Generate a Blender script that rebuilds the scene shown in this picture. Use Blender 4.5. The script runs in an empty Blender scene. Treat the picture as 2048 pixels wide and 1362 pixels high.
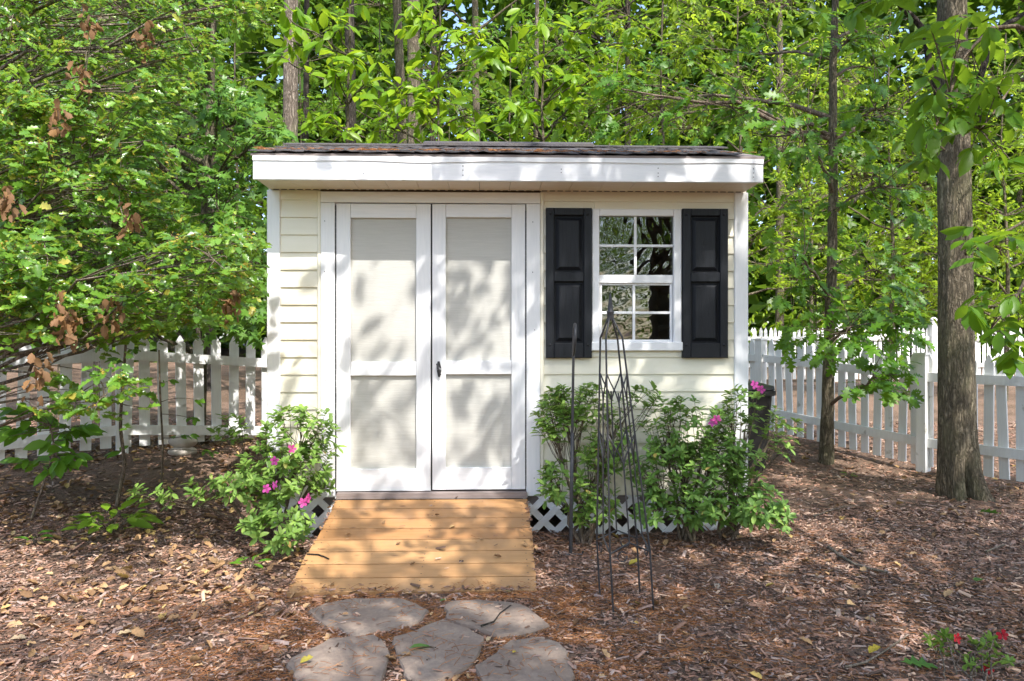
import bpy, math
import numpy as np
from mathutils import Vector, Matrix

scene = bpy.context.scene
C = scene.collection
R = math.radians

# ------------------------------------------------------------------ camera
F_PX, CX, HORIZON, CAM_H = 1450.0, 1024.0, 690.0, 1.203
YAW = R(1.62)
cam_data = bpy.data.cameras.new('camera')
cam = bpy.data.objects.new('camera', cam_data)
C.objects.link(cam)
cam.location = (0, 0, CAM_H)
cam.rotation_euler = (R(90), 0, -YAW)
cam_data.sensor_width = 36.0
cam_data.lens = F_PX / 2048 * 36.0
cam_data.shift_y = (HORIZON - 681) / 2048
cam_data.clip_end = 600
scene.camera = cam

# ------------------------------------------------------------------ sky, sun, exposure
SUN = Vector((0.47, -1.0, 1.42)).normalized()          # towards the sun
world = bpy.data.worlds.new('World')
scene.world = world
world.use_nodes = True
wn = world.node_tree.nodes
sky = wn.new('ShaderNodeTexSky')
sky.sky_type = 'NISHITA'
sky.sun_disc = False
sky.sun_elevation = math.asin(SUN.z)
sky.sun_rotation = math.atan2(SUN.x, SUN.y)
sky.air_density = 1.0
sky.dust_density = 2.0
world.node_tree.links.new(sky.outputs[0], wn['Background'].inputs[0])
wn['Background'].inputs[1].default_value = 0.15
sd = bpy.data.lights.new('sun', 'SUN')
sd.energy = 2.5
sd.angle = R(0.53)
sd.color = (1.0, 0.96, 0.91)
sun = bpy.data.objects.new('sun', sd)
C.objects.link(sun)
sun.rotation_euler = (-SUN).to_track_quat('-Z', 'Y').to_euler()
vs = scene.view_settings
vs.view_transform = 'Standard'
vs.look = 'None'
vs.gamma = 1.0
vs.exposure = 1.58
cy = scene.cycles
cy.use_denoising = True
cy.max_bounces = 10
cy.diffuse_bounces = 5
cy.glossy_bounces = 4
cy.transmission_bounces = 8
cy.transparent_max_bounces = 8
cy.sample_clamp_indirect = 6.0
cy.caustics_reflective = False
cy.caustics_refractive = False

# ------------------------------------------------------------------ measuring helpers
FWD = Vector((math.sin(YAW), math.cos(YAW), 0)); RGT = Vector((math.cos(YAW), -math.sin(YAW), 0))
W = 4.652                                   # the shed's front wall plane

def ray(px, py):
    return FWD + RGT * ((px - CX) / F_PX) + Vector((0, 0, (HORIZON - py) / F_PX))

def at(px, py, Y):                          # point of the place at distance Y
    d = ray(px, py)
    return Vector((0, 0, CAM_H)) + d * (Y / d.y)

def sstep(t, a, b):
    u = np.clip((np.asarray(t, float) - a) / (b - a), 0, 1)
    return u * u * (3 - 2 * u)

def gbase(x, y):
    left = 1 - sstep(x, -2.3, -1.3)
    z = left * sstep(y, 4.4, 6.4) * 0.27 + (1 - left) * sstep(y, 6.3, 8.8) * 0.17
    z = z + sstep(y, 9, 16) * 0.22 + sstep(y, 16, 40) * 0.9
    return z

def gz(x, y):
    x = np.asarray(x, float); y = np.asarray(y, float)
    n = (np.sin(x * 3.1 + 1.3 * np.sin(y * 2.3)) * np.sin(y * 3.7 + .7) * .016
         + np.sin(x * 9.7 + y * 4.1) * np.sin(y * 8.3 - x * 2.9) * .008)
    flat = np.exp(-(((x + .15) / .75) ** 4)) * (1 - sstep(y, 4.4, 4.8))
    return gbase(x, y) + n * (1 - .8 * flat)

def gpt(px, py):                            # where a pixel's ray meets the ground
    d = ray(px, py)
    t = -CAM_H / d.z
    for _ in range(12):
        p = Vector((0, 0, CAM_H)) + d * t
        z = float(gz(p.x, p.y))
        t += .7 * ((z - CAM_H) / d.z - t)
    p = Vector((0, 0, CAM_H)) + d * t
    return Vector((p.x, p.y, float(gz(p.x, p.y))))

def X(px): return at(px, HORIZON, W).x
def Z(py): return at(1000, py, W).z

# ------------------------------------------------------------------ object helpers
def wl(o): return o.location.copy()

def link(o, parent=None):
    C.objects.link(o)
    if parent is not None:
        o.parent = parent
        o.matrix_parent_inverse = Matrix.Translation(-wl(parent))
    return o

def tag(o, label=None, cat=None, group=None, kind=None):
    if label: o['label'] = label
    if cat: o['category'] = cat
    if group: o['group'] = group
    if kind: o['kind'] = kind
    return o

def thing(name, loc, label, cat, group=None):
    o = bpy.data.objects.new(name, None)
    o.empty_display_size = .1
    o.location = loc
    C.objects.link(o)
    return tag(o, label, cat, group)

def obj(name, me, parent=None, loc=(0, 0, 0), rot=(0, 0, 0), scale=(1, 1, 1)):
    o = bpy.data.objects.new(name, me)
    o.location = loc; o.rotation_euler = rot; o.scale = scale
    return link(o, parent)

def tri_mesh(name, parts, mats, smooth=False):
    """parts: list of (V (n,3), F (m,3), material index)"""
    vs_, fs_, mi_ = [], [], []
    off = 0
    for V, F, m in parts:
        V = np.asarray(V, np.float32).reshape(-1, 3); F = np.asarray(F, np.int32).reshape(-1, 3)
        vs_.append(V); fs_.append(F + off); mi_.append(np.full(len(F), m, np.int32)); off += len(V)
    V = np.concatenate(vs_); F = np.concatenate(fs_); M = np.concatenate(mi_)
    me = bpy.data.meshes.new(name)
    me.vertices.add(len(V)); me.vertices.foreach_set('co', V.ravel())
    me.loops.add(F.size); me.loops.foreach_set('vertex_index', F.ravel())
    me.polygons.add(len(F))
    me.polygons.foreach_set('loop_start', np.arange(0, F.size, 3, dtype=np.int32))
    me.polygons.foreach_set('loop_total', np.full(len(F), 3, np.int32))
    me.polygons.foreach_set('material_index', M)
    if smooth: me.polygons.foreach_set('use_smooth', np.ones(len(F), bool))
    for m in mats: me.materials.append(m)
    me.update(calc_edges=True)
    return me

class MB:
    def __init__(s): s.v = []; s.f = []
    def add(s, V, Fs):
        o = len(s.v); s.v += [tuple(map(float, p)) for p in V]; s.f += [tuple(i + o for i in f) for f in Fs]; return s
    def box(s, x0, x1, y0, y1, z0, z1):
        return s.add([(x0,y0,z0),(x1,y0,z0),(x1,y1,z0),(x0,y1,z0),(x0,y0,z1),(x1,y0,z1),(x1,y1,z1),(x0,y1,z1)],
                     [(0,3,2,1),(4,5,6,7),(0,1,5,4),(1,2,6,5),(2,3,7,6),(3,0,4,7)])
    def bbox(s, x0, x1, y0, y1, z0, z1, b=.003):
        """box with bevelled edges on the front (-y) face"""
        V = [(x0,y1,z0),(x1,y1,z0),(x1,y1,z1),(x0,y1,z1),
             (x0,y0+b,z0),(x1,y0+b,z0),(x1,y0+b,z1),(x0,y0+b,z1),
             (x0+b,y0,z0+b),(x1-b,y0,z0+b),(x1-b,y0,z1-b),(x0+b,y0,z1-b)]
        Fs = [(0,3,2,1),(8,9,10,11)]
        for i in range(4):
            j = (i+1) % 4
            Fs += [(i, j, 4+j, 4+i), (4+i, 4+j, 8+j, 8+i)]
        return s.add(V, Fs)
    def prism(s, poly, axis, a, b):
        """poly: 2-D outline; extruded along axis from a to b"""
        n = len(poly)
        def p(u, v, w):
            return {'x': (w, u, v), 'y': (u, w, v), 'z': (u, v, w)}[axis]
        V = [p(u, v, a) for u, v in poly] + [p(u, v, b) for u, v in poly]
        Fs = [tuple(range(n))[::-1], tuple(range(n, 2*n))] + [(i, (i+1) % n, n+(i+1) % n, n+i) for i in range(n)]
        return s.add(V, Fs)
    def tube(s, path, radii, n=8, cap=True):
        V, F = tube(path, radii, n)
        s.add(V, [tuple(t) for t in F])
        if cap:
            m = len(s.v)
            s.f.append(tuple(range(m-n, m)))
        return s
    def mesh(s, name, mat, smooth=False):
        me = bpy.data.meshes.new(name)
        me.from_pydata(s.v, [], s.f)
        me.materials.append(mat)
        if smooth:
            for p in me.polygons: p.use_smooth = True
        import bmesh
        bm = bmesh.new(); bm.from_mesh(me)
        bmesh.ops.recalc_face_normals(bm, faces=bm.faces)
        bm.to_mesh(me); bm.free()
        me.update()
        return me
    def build(s, name, mat, parent=None, smooth=False):
        return obj(name, s.mesh(name, mat, smooth), parent)

def tube(path, radii, n=8, lump=0, rng=None):
    P = np.asarray(path, float); m = len(P)
    r = np.asarray(radii, float) * np.ones(m)
    T = np.gradient(P, axis=0); T /= np.linalg.norm(T, axis=1)[:, None] + 1e-9
    ref = np.array([0.31, .95, .05]) if abs(T[:, 2]).mean() > .6 else np.array([0.05, .1, 1.0])
    A = np.cross(T, ref); A /= np.linalg.norm(A, axis=1)[:, None] + 1e-9
    B = np.cross(T, A)
    ang = np.arange(n) * 2 * math.pi / n
    rr = r[:, None] * np.ones((m, n))
    if lump: rr = rr * (1 + lump * (rng.random((m, n)) - .5))
    V = P[:, None] + rr[..., None] * (np.cos(ang)[None, :, None] * A[:, None] + np.sin(ang)[None, :, None] * B[:, None])
    i = np.arange(m-1)[:, None]; j = np.arange(n)[None]
    a = i*n + j; b = i*n + (j+1) % n; c = a + n; d = b + n
    F = np.concatenate([np.stack([a, b, d], -1).reshape(-1, 3), np.stack([a, d, c], -1).reshape(-1, 3)])
    return V.reshape(-1, 3), F

def bez_tubes(A, B, Cc, r0, r1, n=3, k=5):
    """many thin twigs at once: quadratic curves A-B-C"""
    N = len(A)
    if N == 0: return np.zeros((0, 3)), np.zeros((0, 3), int)
    t = np.linspace(0, 1, k)[None, :, None]
    P = (1-t)**2 * A[:, None] + 2*t*(1-t) * B[:, None] + t*t * Cc[:, None]
    D = (Cc - A); D /= np.linalg.norm(D, axis=1)[:, None] + 1e-9
    ref = np.where(np.abs(D[:, 2:3]) > .8, np.array([[1., 0, 0]]), np.array([[0, 0, 1.]]))
    U = np.cross(D, ref); U /= np.linalg.norm(U, axis=1)[:, None] + 1e-9
    Vv = np.cross(D, U)
    ang = np.arange(n) * 2 * math.pi / n
    rad = (np.asarray(r0).reshape(-1, 1) * (1 - t[0, :, 0][None]) + np.asarray(r1).reshape(-1, 1) * t[0, :, 0][None]) * np.ones((N, k))
    ring = np.cos(ang)[None, None, :, None] * U[:, None, None] + np.sin(ang)[None, None, :, None] * Vv[:, None, None]
    V = P[:, :, None] + rad[:, :, None, None] * ring
    i = np.arange(k-1)[:, None]; j = np.arange(n)[None]
    a = i*n + j; b = i*n + (j+1) % n; c = a + n; d = b + n
    f = np.concatenate([np.stack([a, b, d], -1).reshape(-1, 3), np.stack([a, d, c], -1).reshape(-1, 3)])
    F = (f[None] + (np.arange(N) * n * k)[:, None, None]).reshape(-1, 3)
    return V.reshape(-1, 3), F

# ------------------------------------------------------------------ leaf shapes (length 1 along +Y)
def outline_leaf(half, fold=.12, curl=.1):
    """half: right-hand outline (x, y) from base to tip, excluding the end points on the midrib"""
    ys = [0] + [p[1] for p in half] + [1]
    V = [(0, y, -curl * y * y) for y in ys]
    n = len(V)
    for sgn in (1, -1):
        V += [(sgn*x, y, fold * abs(x) * 1.6 - curl * y * y) for x, y in half]
    h = len(half)
    F = []
    for s, o in ((0, n), (1, n+h)):
        for i in range(h-1):
            a, b, c, d = 1+i, o+i, o+i+1, 2+i
            F += [(a, b, c), (a, c, d)] if s == 0 else [(a, c, b), (a, d, c)]
        F += [(0, o, 1), (h, o+h-1, h+1)] if s == 0 else [(0, 1, o), (h, h+1, o+h-1)]
    return np.array(V, float), np.array(F, int)

L_OVATE = outline_leaf([(.2, .28), (.22, .55), (.12, .82)], .18, .14)
L_LONG = outline_leaf([(.12, .2), (.2, .5), (.17, .75)], .2, .2)
L_ELL = outline_leaf([(.17, .3), (.21, .62), (.12, .87)], .22, .1)
L_HOLLY = outline_leaf([(.29, .18), (.18, .33), (.33, .5), (.18, .66), (.25, .8)], .3, .12)
L_OAK = outline_leaf([(.04, .12), (.22, .2), (.08, .3), (.36, .44), (.1, .52), (.34, .7), (.1, .74), (.14, .9)], .1, .16)
L_STAR = (np.array([(0, 0, 0), (.1, .2, .02), (.45, .05, -.05), (.24, .36, .03), (.55, .62, -.06), (.17, .6, .02), (0, 1.05, -.1),
                    (-.17, .6, .02), (-.55, .62, -.06), (-.24, .36, .03), (-.45, .05, -.05), (-.1, .2, .02), (0, .38, .0)], float),
          np.array([(12, i, (i+1) % 12) for i in range(12)], int))
L_DIA = (np.array([(0, 0, 0), (.27, .45, .05), (0, 1, -.08), (-.27, .45, .05)], float), np.array([(0, 1, 2), (0, 2, 3)]))
L_HEX = (np.array([(0, 0, 0), (.2, .28, .03), (.17, .68, .02), (0, 1, -.1), (-.17, .68, .02), (-.2, .28, .03)], float), np.array([(0, 1, 5), (1, 2, 4), (1, 4, 5), (2, 3, 4)]))
L_DEAD = outline_leaf([(.22, .15), (.3, .4), (.2, .55), (.26, .72), (.08, .88)], .5, -.25)
L_PETAL = outline_leaf([(.12, .25), (.33, .6), (.26, .9)], .15, .25)

def norm(a): return a / (np.linalg.norm(a, axis=-1, keepdims=True) + 1e-9)

def place(T, P, axis, nrm, size):
    """copies of leaf template T at points P; returns V, F"""
    V0, F0 = T
    axis = norm(axis); side = norm(np.cross(axis, nrm)); n2 = np.cross(side, axis)
    s = np.asarray(size, float).reshape(-1, 1, 1)
    V = P[:, None] + s * (V0[None, :, 0:1]*side[:, None] + V0[None, :, 1:2]*axis[:, None] + V0[None, :, 2:3]*n2[:, None])
    F = F0[None] + (np.arange(len(P)) * len(V0))[:, None, None]
    return V.reshape(-1, 3), F.reshape(-1, 3)

def sprig_leaves(rng, T, P, D, n, size, length, droop=.25, flat=1.0, spread=.9, tip=True):
    """n leaves along each twig end at P pointing along D"""
    N = len(P)
    D = norm(D)
    up = np.array([0, 0, 1.0])
    side = norm(np.cross(D, up) + 1e-6)
    t = rng.random((N, n)); s = np.where(np.arange(n)[None] % 2 == 0, 1., -1.) * np.ones((N, 1))
    if tip: t[:, 0] = 1
    pos = P[:, None] - D[:, None] * ((1 - t) * length)[..., None]
    lat = spread * (1 - .55 * t) * s * (.6 + .8 * rng.random((N, n)))
    ax = D[:, None] * (.35 + .6 * t)[..., None] + side[:, None] * lat[..., None] + rng.normal(0, .22, (N, n, 3))
    ax[..., 2] -= droop * (.5 + rng.random((N, n)))
    nr = up * flat + np.array([.2, -.7, 0]) + rng.normal(0, .42, (N, n, 3))
    sz = size * (.45 + .85 * rng.random((N, n)))
    return place(T, pos.reshape(-1, 3), ax.reshape(-1, 3), nr.reshape(-1, 3), sz.ravel())

def whorl_leaves(rng, T, P, D, n, size, lift=.35):
    N = len(P); D = norm(D)
    ref = np.where(np.abs(D[:, 2:3]) > .9, np.array([[1., 0, 0]]), np.array([[0, 0, 1.]]))
    U = norm(np.cross(D, ref)); Vv = np.cross(D, U)
    a = (np.arange(n)[None] * 2.4 + rng.random((N, 1)) * 6.28) + rng.normal(0, .2, (N, n))
    lf = lift + rng.normal(0, .25, (N, n))
    ax = U[:, None]*np.cos(a)[..., None] + Vv[:, None]*np.sin(a)[..., None] + D[:, None]*lf[..., None]
    nr = D[:, None] - ax*.3 + rng.normal(0, .2, (N, n, 3)) + np.array([0, 0, .5])
    pos = P[:, None] - D[:, None] * (rng.random((N, n)) * size * .5)[..., None]
    sz = size * (.55 + .6 * rng.random((N, n)))
    return place(T, pos.reshape(-1, 3), ax.reshape(-1, 3), nr.reshape(-1, 3), sz.ravel())

# ------------------------------------------------------------------ materials
def new_mat(name):
    m = bpy.data.materials.new(name); m.use_nodes = True
    nt = m.node_tree
    return m, nt, nt.nodes['Principled BSDF'], nt.nodes['Material Output']

def N(nt, t, **kw):
    n = nt.nodes.new(t)
    for k, v in kw.items():
        if k in n.inputs: n.inputs[k].default_value = v
        else: setattr(n, k, v)
    return n

def ramp(nt, fac, stops):
    n = nt.nodes.new('ShaderNodeValToRGB')
    el = n.color_ramp.elements
    while len(el) < len(stops): el.new(.5)
    for e, (p, c) in zip(el, stops):
        e.position = p; e.color = (*c, 1)
    nt.links.new(fac, n.inputs[0])
    return n.outputs[0]

def coords(nt, scale, objrand=False):
    tc = nt.nodes.new('ShaderNodeTexCoord')
    mp = nt.nodes.new('ShaderNodeMapping')
    mp.inputs['Scale'].default_value = scale
    nt.links.new(tc.outputs['Object'], mp.inputs[0])
    if objrand:
        oi = nt.nodes.new('ShaderNodeObjectInfo')
        mul = nt.nodes.new('ShaderNodeMath'); mul.operation = 'MULTIPLY'; mul.inputs[1].default_value = 37.0
        nt.links.new(oi.outputs['Random'], mul.inputs[0])
        cb = nt.nodes.new('ShaderNodeCombineXYZ')
        for i in range(3): nt.links.new(mul.outputs[0], cb.inputs[i])
        nt.links.new(cb.outputs[0], mp.inputs['Location'])
    return mp.outputs[0]

def noise(nt, vec, scale, detail=4, rough=.55, dist=0):
    n = N(nt, 'ShaderNodeTexNoise', Scale=scale, Detail=detail, Roughness=rough, Distortion=dist)
    nt.links.new(vec, n.inputs['Vector'])
    return n.outputs['Fac']

def bump(nt, bsdf, h, strength, dist):
    b = N(nt, 'ShaderNodeBump', Strength=strength, Distance=dist)
    nt.links.new(h, b.inputs['Height'])
    nt.links.new(b.outputs[0], bsdf.inputs['Normal'])
    return b

def mix(nt, fac, a, b, mode='MIX'):
    m = nt.nodes.new('ShaderNodeMix'); m.data_type = 'RGBA'; m.blend_type = mode
    for s, v in (('Factor', fac), ('A', a), ('B', b)):
        i = [q for q in m.inputs if q.name == s and (q.type == 'RGBA' or s == 'Factor' and q.type == 'VALUE')][0]
        if isinstance(v, (int, float)): i.default_value = v
        elif isinstance(v, tuple): i.default_value = (*v, 1)
        else: nt.links.new(v, i)
    return [q for q in m.outputs if q.type == 'RGBA'][0]

def surface(name, c0, c1, scale=(1, 1, 1), ns=8, rough=.5, bs=.2, bd=.002, objrand=False, spots=None, bscale=None):
    """painted or plain surface: two close colours through noise, fine relief, optional dark specks"""
    m, nt, b, out = new_mat(name)
    v = coords(nt, scale, objrand)
    f = noise(nt, v, ns, 5, .6)
    col = ramp(nt, f, [(.3, c0), (.7, c1)])
    if spots:
        v2 = coords(nt, (1, 1, 1), objrand)
        f2 = noise(nt, v2, spots[0], 3, .5)
        r2 = ramp(nt, f2, [(spots[1], (0, 0, 0)), (spots[1] + .06, (1, 1, 1))])
        col = mix(nt, r2, col, spots[2])
    nt.links.new(col, b.inputs['Base Color'])
    b.inputs['Roughness'].default_value = rough
    if bs:
        fb = noise(nt, coords(nt, bscale, objrand) if bscale else v, ns*4, 3, .6)
        bump(nt, b, fb, bs, bd)
    return m

M = {}
M['trim'] = surface('white_painted_wood', (.74, .75, .76), (.82, .82, .82), (2, 2, 22), 3, .42, .25, .0015, True, spots=(9, .74, (.6, .58, .52)))
M['trim_v'] = surface('white_painted_stile', (.74, .75, .76), (.82, .82, .82), (22, 2, 2), 3, .42, .25, .0015, True, spots=(9, .74, (.6, .58, .52)))
M['vinyl'] = surface('cream_vinyl_siding', (.77, .725, .585), (.795, .755, .625), (1.5, 1, 14), 3, .4, .12, .001, True)
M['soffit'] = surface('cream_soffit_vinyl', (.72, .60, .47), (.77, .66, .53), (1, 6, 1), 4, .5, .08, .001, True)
M['panel'] = surface('textured_door_panel', (.465, .458, .415), (.53, .52, .475), (3, 3, 60), 2.2, .6, .55, .003, True, bscale=(2.5, 1, 40))
M['shutter'] = surface('black_shutter_plastic', (.007, .008, .011), (.014, .016, .02), (40, 1, 2), 3, .5, .6, .003, True)
M['shutter'].node_tree.nodes['Principled BSDF'].inputs['Specular IOR Level'].default_value = .3
M['sash'] = surface('white_window_vinyl', (.78, .78, .79), (.82, .82, .82), (1, 1, 1), 6, .35, 0)
M['dark'] = surface('dark_metal', (.02, .02, .022), (.045, .043, .045), (1, 1, 1), 30, .45, .3, .001)
M['iron'] = surface('weathered_black_iron', (.018, .018, .021), (.045, .041, .042), (1, 1, 1), 26, .5, .4, .001, spots=(30, .72, (.12, .07, .05)))
M['grey_wood'] = surface('weathered_grey_wood', (.20, .16, .15), (.30, .25, .23), (2, 10, 40), 2, .8, .5, .003)
M['inner'] = surface('unpainted_plywood', (.16, .11, .07), (.24, .17, .11), (2, 2, 20), 2, .8, .2, .002)
M['fence'] = surface('white_fence_paint', (.73, .73, .72), (.81, .81, .80), (14, 14, 1.5), 3, .5, .3, .002, True, spots=(7, .66, (.45, .44, .40)))
M['bin'] = surface('black_bin_plastic', (.010, .010, .011), (.02, .02, .021), (1, 1, 1), 20, .4, .2, .001)
M['pale_stone'] = surface('pale_river_stone', (.42, .37, .31), (.58, .52, .46), (1, 1, 1), 9, .8, .6, .006)
M['brass'] = surface('worn_steel', (.5, .5, .48), (.6, .6, .58), (1, 1, 1), 20, .35, 0)

def shingle_mat():
    m, nt, b, out = new_mat('asphalt_shingle')
    v = coords(nt, (1, 1, 1), True)
    f = noise(nt, v, 160, 2, .7); g = noise(nt, v, 6, 4, .6)
    c = ramp(nt, f, [(.3, (.028, .026, .03)), (.55, (.075, .068, .072)), (.75, (.15, .135, .135))])
    c = mix(nt, ramp(nt, g, [(.45, (0, 0, 0)), (.75, (.6, .6, .6))]), c, (.10, .085, .06))
    nt.links.new(c, b.inputs['Base Color']); b.inputs['Roughness'].default_value = .9
    bump(nt, b, f, .6, .003)
    return m
M['shingle'] = shingle_mat()

def pine_mat():
    m, nt, b, out = new_mat('new_pine_planks')
    v = coords(nt, (1.4, 10, 14), True)
    f = noise(nt, v, 2.2, 5, .6, 1.2)
    c = ramp(nt, f, [(.25, (.27, .12, .04)), (.5, (.4, .2, .077)), (.75, (.475, .27, .115))])
    oi = nt.nodes.new('ShaderNodeObjectInfo')
    c = mix(nt, .55, c, ramp(nt, oi.outputs['Random'], [(0, (.31, .15, .053)), (.5, (.4, .215, .085)), (1, (.46, .275, .12))]))
    # knots and scuffs
    v2 = coords(nt, (5, 9, 9), True)
    vo = N(nt, 'ShaderNodeTexVoronoi', Scale=1.0); nt.links.new(v2, vo.inputs['Vector'])
    c = mix(nt, ramp(nt, vo.outputs['Distance'], [(.05, (.8, .8, .8)), (.13, (0, 0, 0))]), c, (.17, .075, .03))
    g = noise(nt, coords(nt, (3, 3, 3)), 1.3, 5, .65)
    c = mix(nt, ramp(nt, g, [(.5, (0, 0, 0)), (.75, (.55, .55, .55))]), c, (.27, .17, .10))
    nt.links.new(c, b.inputs['Base Color']); b.inputs['Roughness'].default_value = .62
    bump(nt, b, f, .25, .003)
    return m
M['pine'] = pine_mat()

def stone_mat():
    m, nt, b, out = new_mat('purple_grey_flagstone')
    v = coords(nt, (1, 1, 1), True)
    f = noise(nt, v, 5, 6, .65); g = noise(nt, v, 38, 5, .7)
    c = ramp(nt, f, [(.3, (.2, .152, .118)), (.5, (.26, .2, .155)), (.72, (.32, .255, .2))])
    c = mix(nt, ramp(nt, g, [(.42, (.35, .35, .35)), (.6, (0, 0, 0))]), c, (.15, .11, .095))
    nt.links.new(c, b.inputs['Base Color']); b.inputs['Roughness'].default_value = .85; b.inputs['Specular IOR Level'].default_value = .2
    bump(nt, b, mix(nt, .5, f, g), .5, .012)
    return m
M['flag'] = stone_mat()

def bark_mat(name, lo, hi, sc=1.0, bd=.02):
    m, nt, b, out = new_mat(name)
    v = coords(nt, (24*sc, 24*sc, 4.2*sc), False)
    f = noise(nt, v, 1.5, 4, .62, .6)
    s1 = N(nt, 'ShaderNodeMath', operation='SUBTRACT'); s1.inputs[1].default_value = .5; nt.links.new(f, s1.inputs[0])
    ab = N(nt, 'ShaderNodeMath', operation='ABSOLUTE'); nt.links.new(s1.outputs[0], ab.inputs[0])
    mu_ = N(nt, 'ShaderNodeMath', operation='MULTIPLY'); mu_.inputs[1].default_value = 6.0; mu_.use_clamp = True; nt.links.new(ab.outputs[0], mu_.inputs[0])
    h = noise(nt, coords(nt, (1, 1, .5)), 60*sc, 4, .7)
    c = ramp(nt, mu_.outputs[0], [(0, tuple(x*.3 for x in lo)), (.22, lo), (.9, hi)])
    c = mix(nt, ramp(nt, h, [(.35, (.7, .7, .7)), (.6, (0, 0, 0))]), c, tuple(x*.55 for x in lo))
    g = noise(nt, coords(nt, (1, 1, .6)), 3.5, 5, .65)
    c = mix(nt, ramp(nt, g, [(.5, (0, 0, 0)), (.72, (.55, .55, .55))]), c, (lo[0]*1.1, lo[1]*1.35, lo[2]*1.0))
    nt.links.new(c, b.inputs['Base Color']); b.inputs['Roughness'].default_value = .9
    b.inputs['Specular IOR Level'].default_value = .2
    bump(nt, b, mix(nt, .25, mu_.outputs[0], h), 1.0, bd)
    return m
M['bark'] = bark_mat('grey_ridged_bark', (.17, .14, .095), (.35, .29, .205))
M['bark_pale'] = bark_mat('pale_grey_bark', (.22, .175, .135), (.42, .35, .28), .8)
M['bark_dark'] = bark_mat('dark_bark', (.05, .04, .032), (.13, .105, .085))
M['twig'] = bark_mat('twig_bark', (.16, .12, .09), (.36, .28, .21), 2, .003)
M['twig_pale'] = bark_mat('pale_twig_bark', (.2, .16, .12), (.4, .33, .26), 2, .003)

def leaf_mat(name, stops, trans, tmix=.42, rough=.42, spec=.4):
    m, nt, b, out = new_mat(name)
    g = nt.nodes.new('ShaderNodeNewGeometry')
    c = ramp(nt, g.outputs['Random Per Island'], stops)
    oi = nt.nodes.new('ShaderNodeObjectInfo')
    c = mix(nt, 1.0, c, ramp(nt, oi.outputs['Random'], [(0, (.78, .86, .85)), (.5, (1, 1, 1)), (1, (1.0, .97, .75))]), 'MULTIPLY')
    nt.links.new(c, b.inputs['Base Color'])
    b.inputs['Roughness'].default_value = rough
    b.inputs['Specular IOR Level'].default_value = spec
    t = nt.nodes.new('ShaderNodeBsdfTranslucent')
    tc = mix(nt, .65, c, trans)
    nt.links.new(tc, t.inputs[0])
    mx = nt.nodes.new('ShaderNodeMixShader'); mx.inputs[0].default_value = tmix
    nt.links.new(b.outputs[0], mx.inputs[1]); nt.links.new(t.outputs[0], mx.inputs[2])
    nt.links.new(mx.outputs[0], out.inputs[0])
    return m

M['leaf_wood'] = leaf_mat('woodland_leaf', [(0, (0.081, 0.188, 0.009)), (.5, (0.132, 0.284, 0.013)), (.85, (0.199, 0.374, 0.019)), (1, (0.266, 0.435, 0.022))], (.4, .56, .04), .54)
M['leaf_far'] = leaf_mat('lit_woodland_leaf', [(0, (0.117, 0.223, 0.011)), (.6, (0.220, 0.365, 0.013)), (1, (0.354, 0.497, 0.024))], (.5, .62, .05), .58)  # woodland leaf brightened in colour for the backlit right side
M['leaf_shade'] = leaf_mat('shade_toned_wood_leaf', [(0, (0.047, 0.100, 0.012)), (.7, (0.101, 0.188, 0.020)), (1, (0.189, 0.275, 0.030))], (.25, .4, .03), .45)  # leaf colour darkened to stand for shaded gaps in the wood
M['leaf_lime'] = leaf_mat('bright_understory_leaf', [(0, (0.118, 0.253, 0.010)), (.6, (0.198, 0.366, 0.013)), (1, (0.304, 0.464, 0.020))], (.45, .58, .03), .52, .38)
M['leaf_holly'] = leaf_mat('glossy_holly_leaf', [(0, (0.083, 0.182, 0.023)), (.5, (0.149, 0.306, 0.036)), (.86, (0.236, 0.414, 0.052)), (.95, (0.356, 0.496, 0.065)), (1, (0.592, 0.464, 0.092))], (.4, .54, .05), .42, .28, .6)
M['leaf_gum'] = leaf_mat('sweetgum_leaf', [(0, (0.086, 0.201, 0.031)), (.6, (0.144, 0.307, 0.043)), (1, (0.215, 0.402, 0.062))], (.3, .46, .05), .42, .36)
M['leaf_oak'] = leaf_mat('young_oak_leaf', [(0, (0.072, 0.178, 0.016)), (.6, (0.124, 0.276, 0.017)), (1, (0.187, 0.358, 0.022))], (.3, .46, .03), .46, .4)
M['leaf_hick'] = leaf_mat('hickory_leaf', [(0, (0.059, 0.159, 0.013)), (.6, (0.098, 0.232, 0.017)), (1, (0.141, 0.287, 0.020))], (.36, .52, .03), .52, .4)
M['leaf_aza'] = leaf_mat('azalea_leaf', [(0, (0.119, 0.225, 0.041)), (.5, (0.193, 0.331, 0.064)), (.85, (0.283, 0.436, 0.092)), (.98, (0.373, 0.531, 0.116)), (1, (0.448, 0.258, 0.081))], (.3, .42, .08), .36, .45)
M['leaf_host'] = leaf_mat('yellow_green_leaf', [(0, (0.145, 0.292, 0.023)), (.6, (0.276, 0.421, 0.034)), (1, (0.437, 0.495, 0.069))], (.36, .46, .04), .4, .45)
M['leaf_dog'] = leaf_mat('broad_green_leaf', [(0, (0.089, 0.225, 0.022)), (1, (0.176, 0.374, 0.038))], (.22, .4, .03), .4, .4)
M['brown_leaf'] = leaf_mat('dead_hanging_leaf', [(0, (0.173, 0.092, 0.048)), (.5, (0.274, 0.158, 0.084)), (1, (0.374, 0.238, 0.138))], (.4, .2, .08), .25, .8, .2)
M['blossom'] = leaf_mat('small_cream_blossom', [(0, (.42, .28, .04)), (1, (.52, .38, .07))], (.5, .36, .05), .3, .6, .2)
M['pink'] = leaf_mat('magenta_petal', [(0, (.52, .05, .30)), (1, (.68, .12, .44))], (.8, .1, .5), .35, .6, .2)
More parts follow.
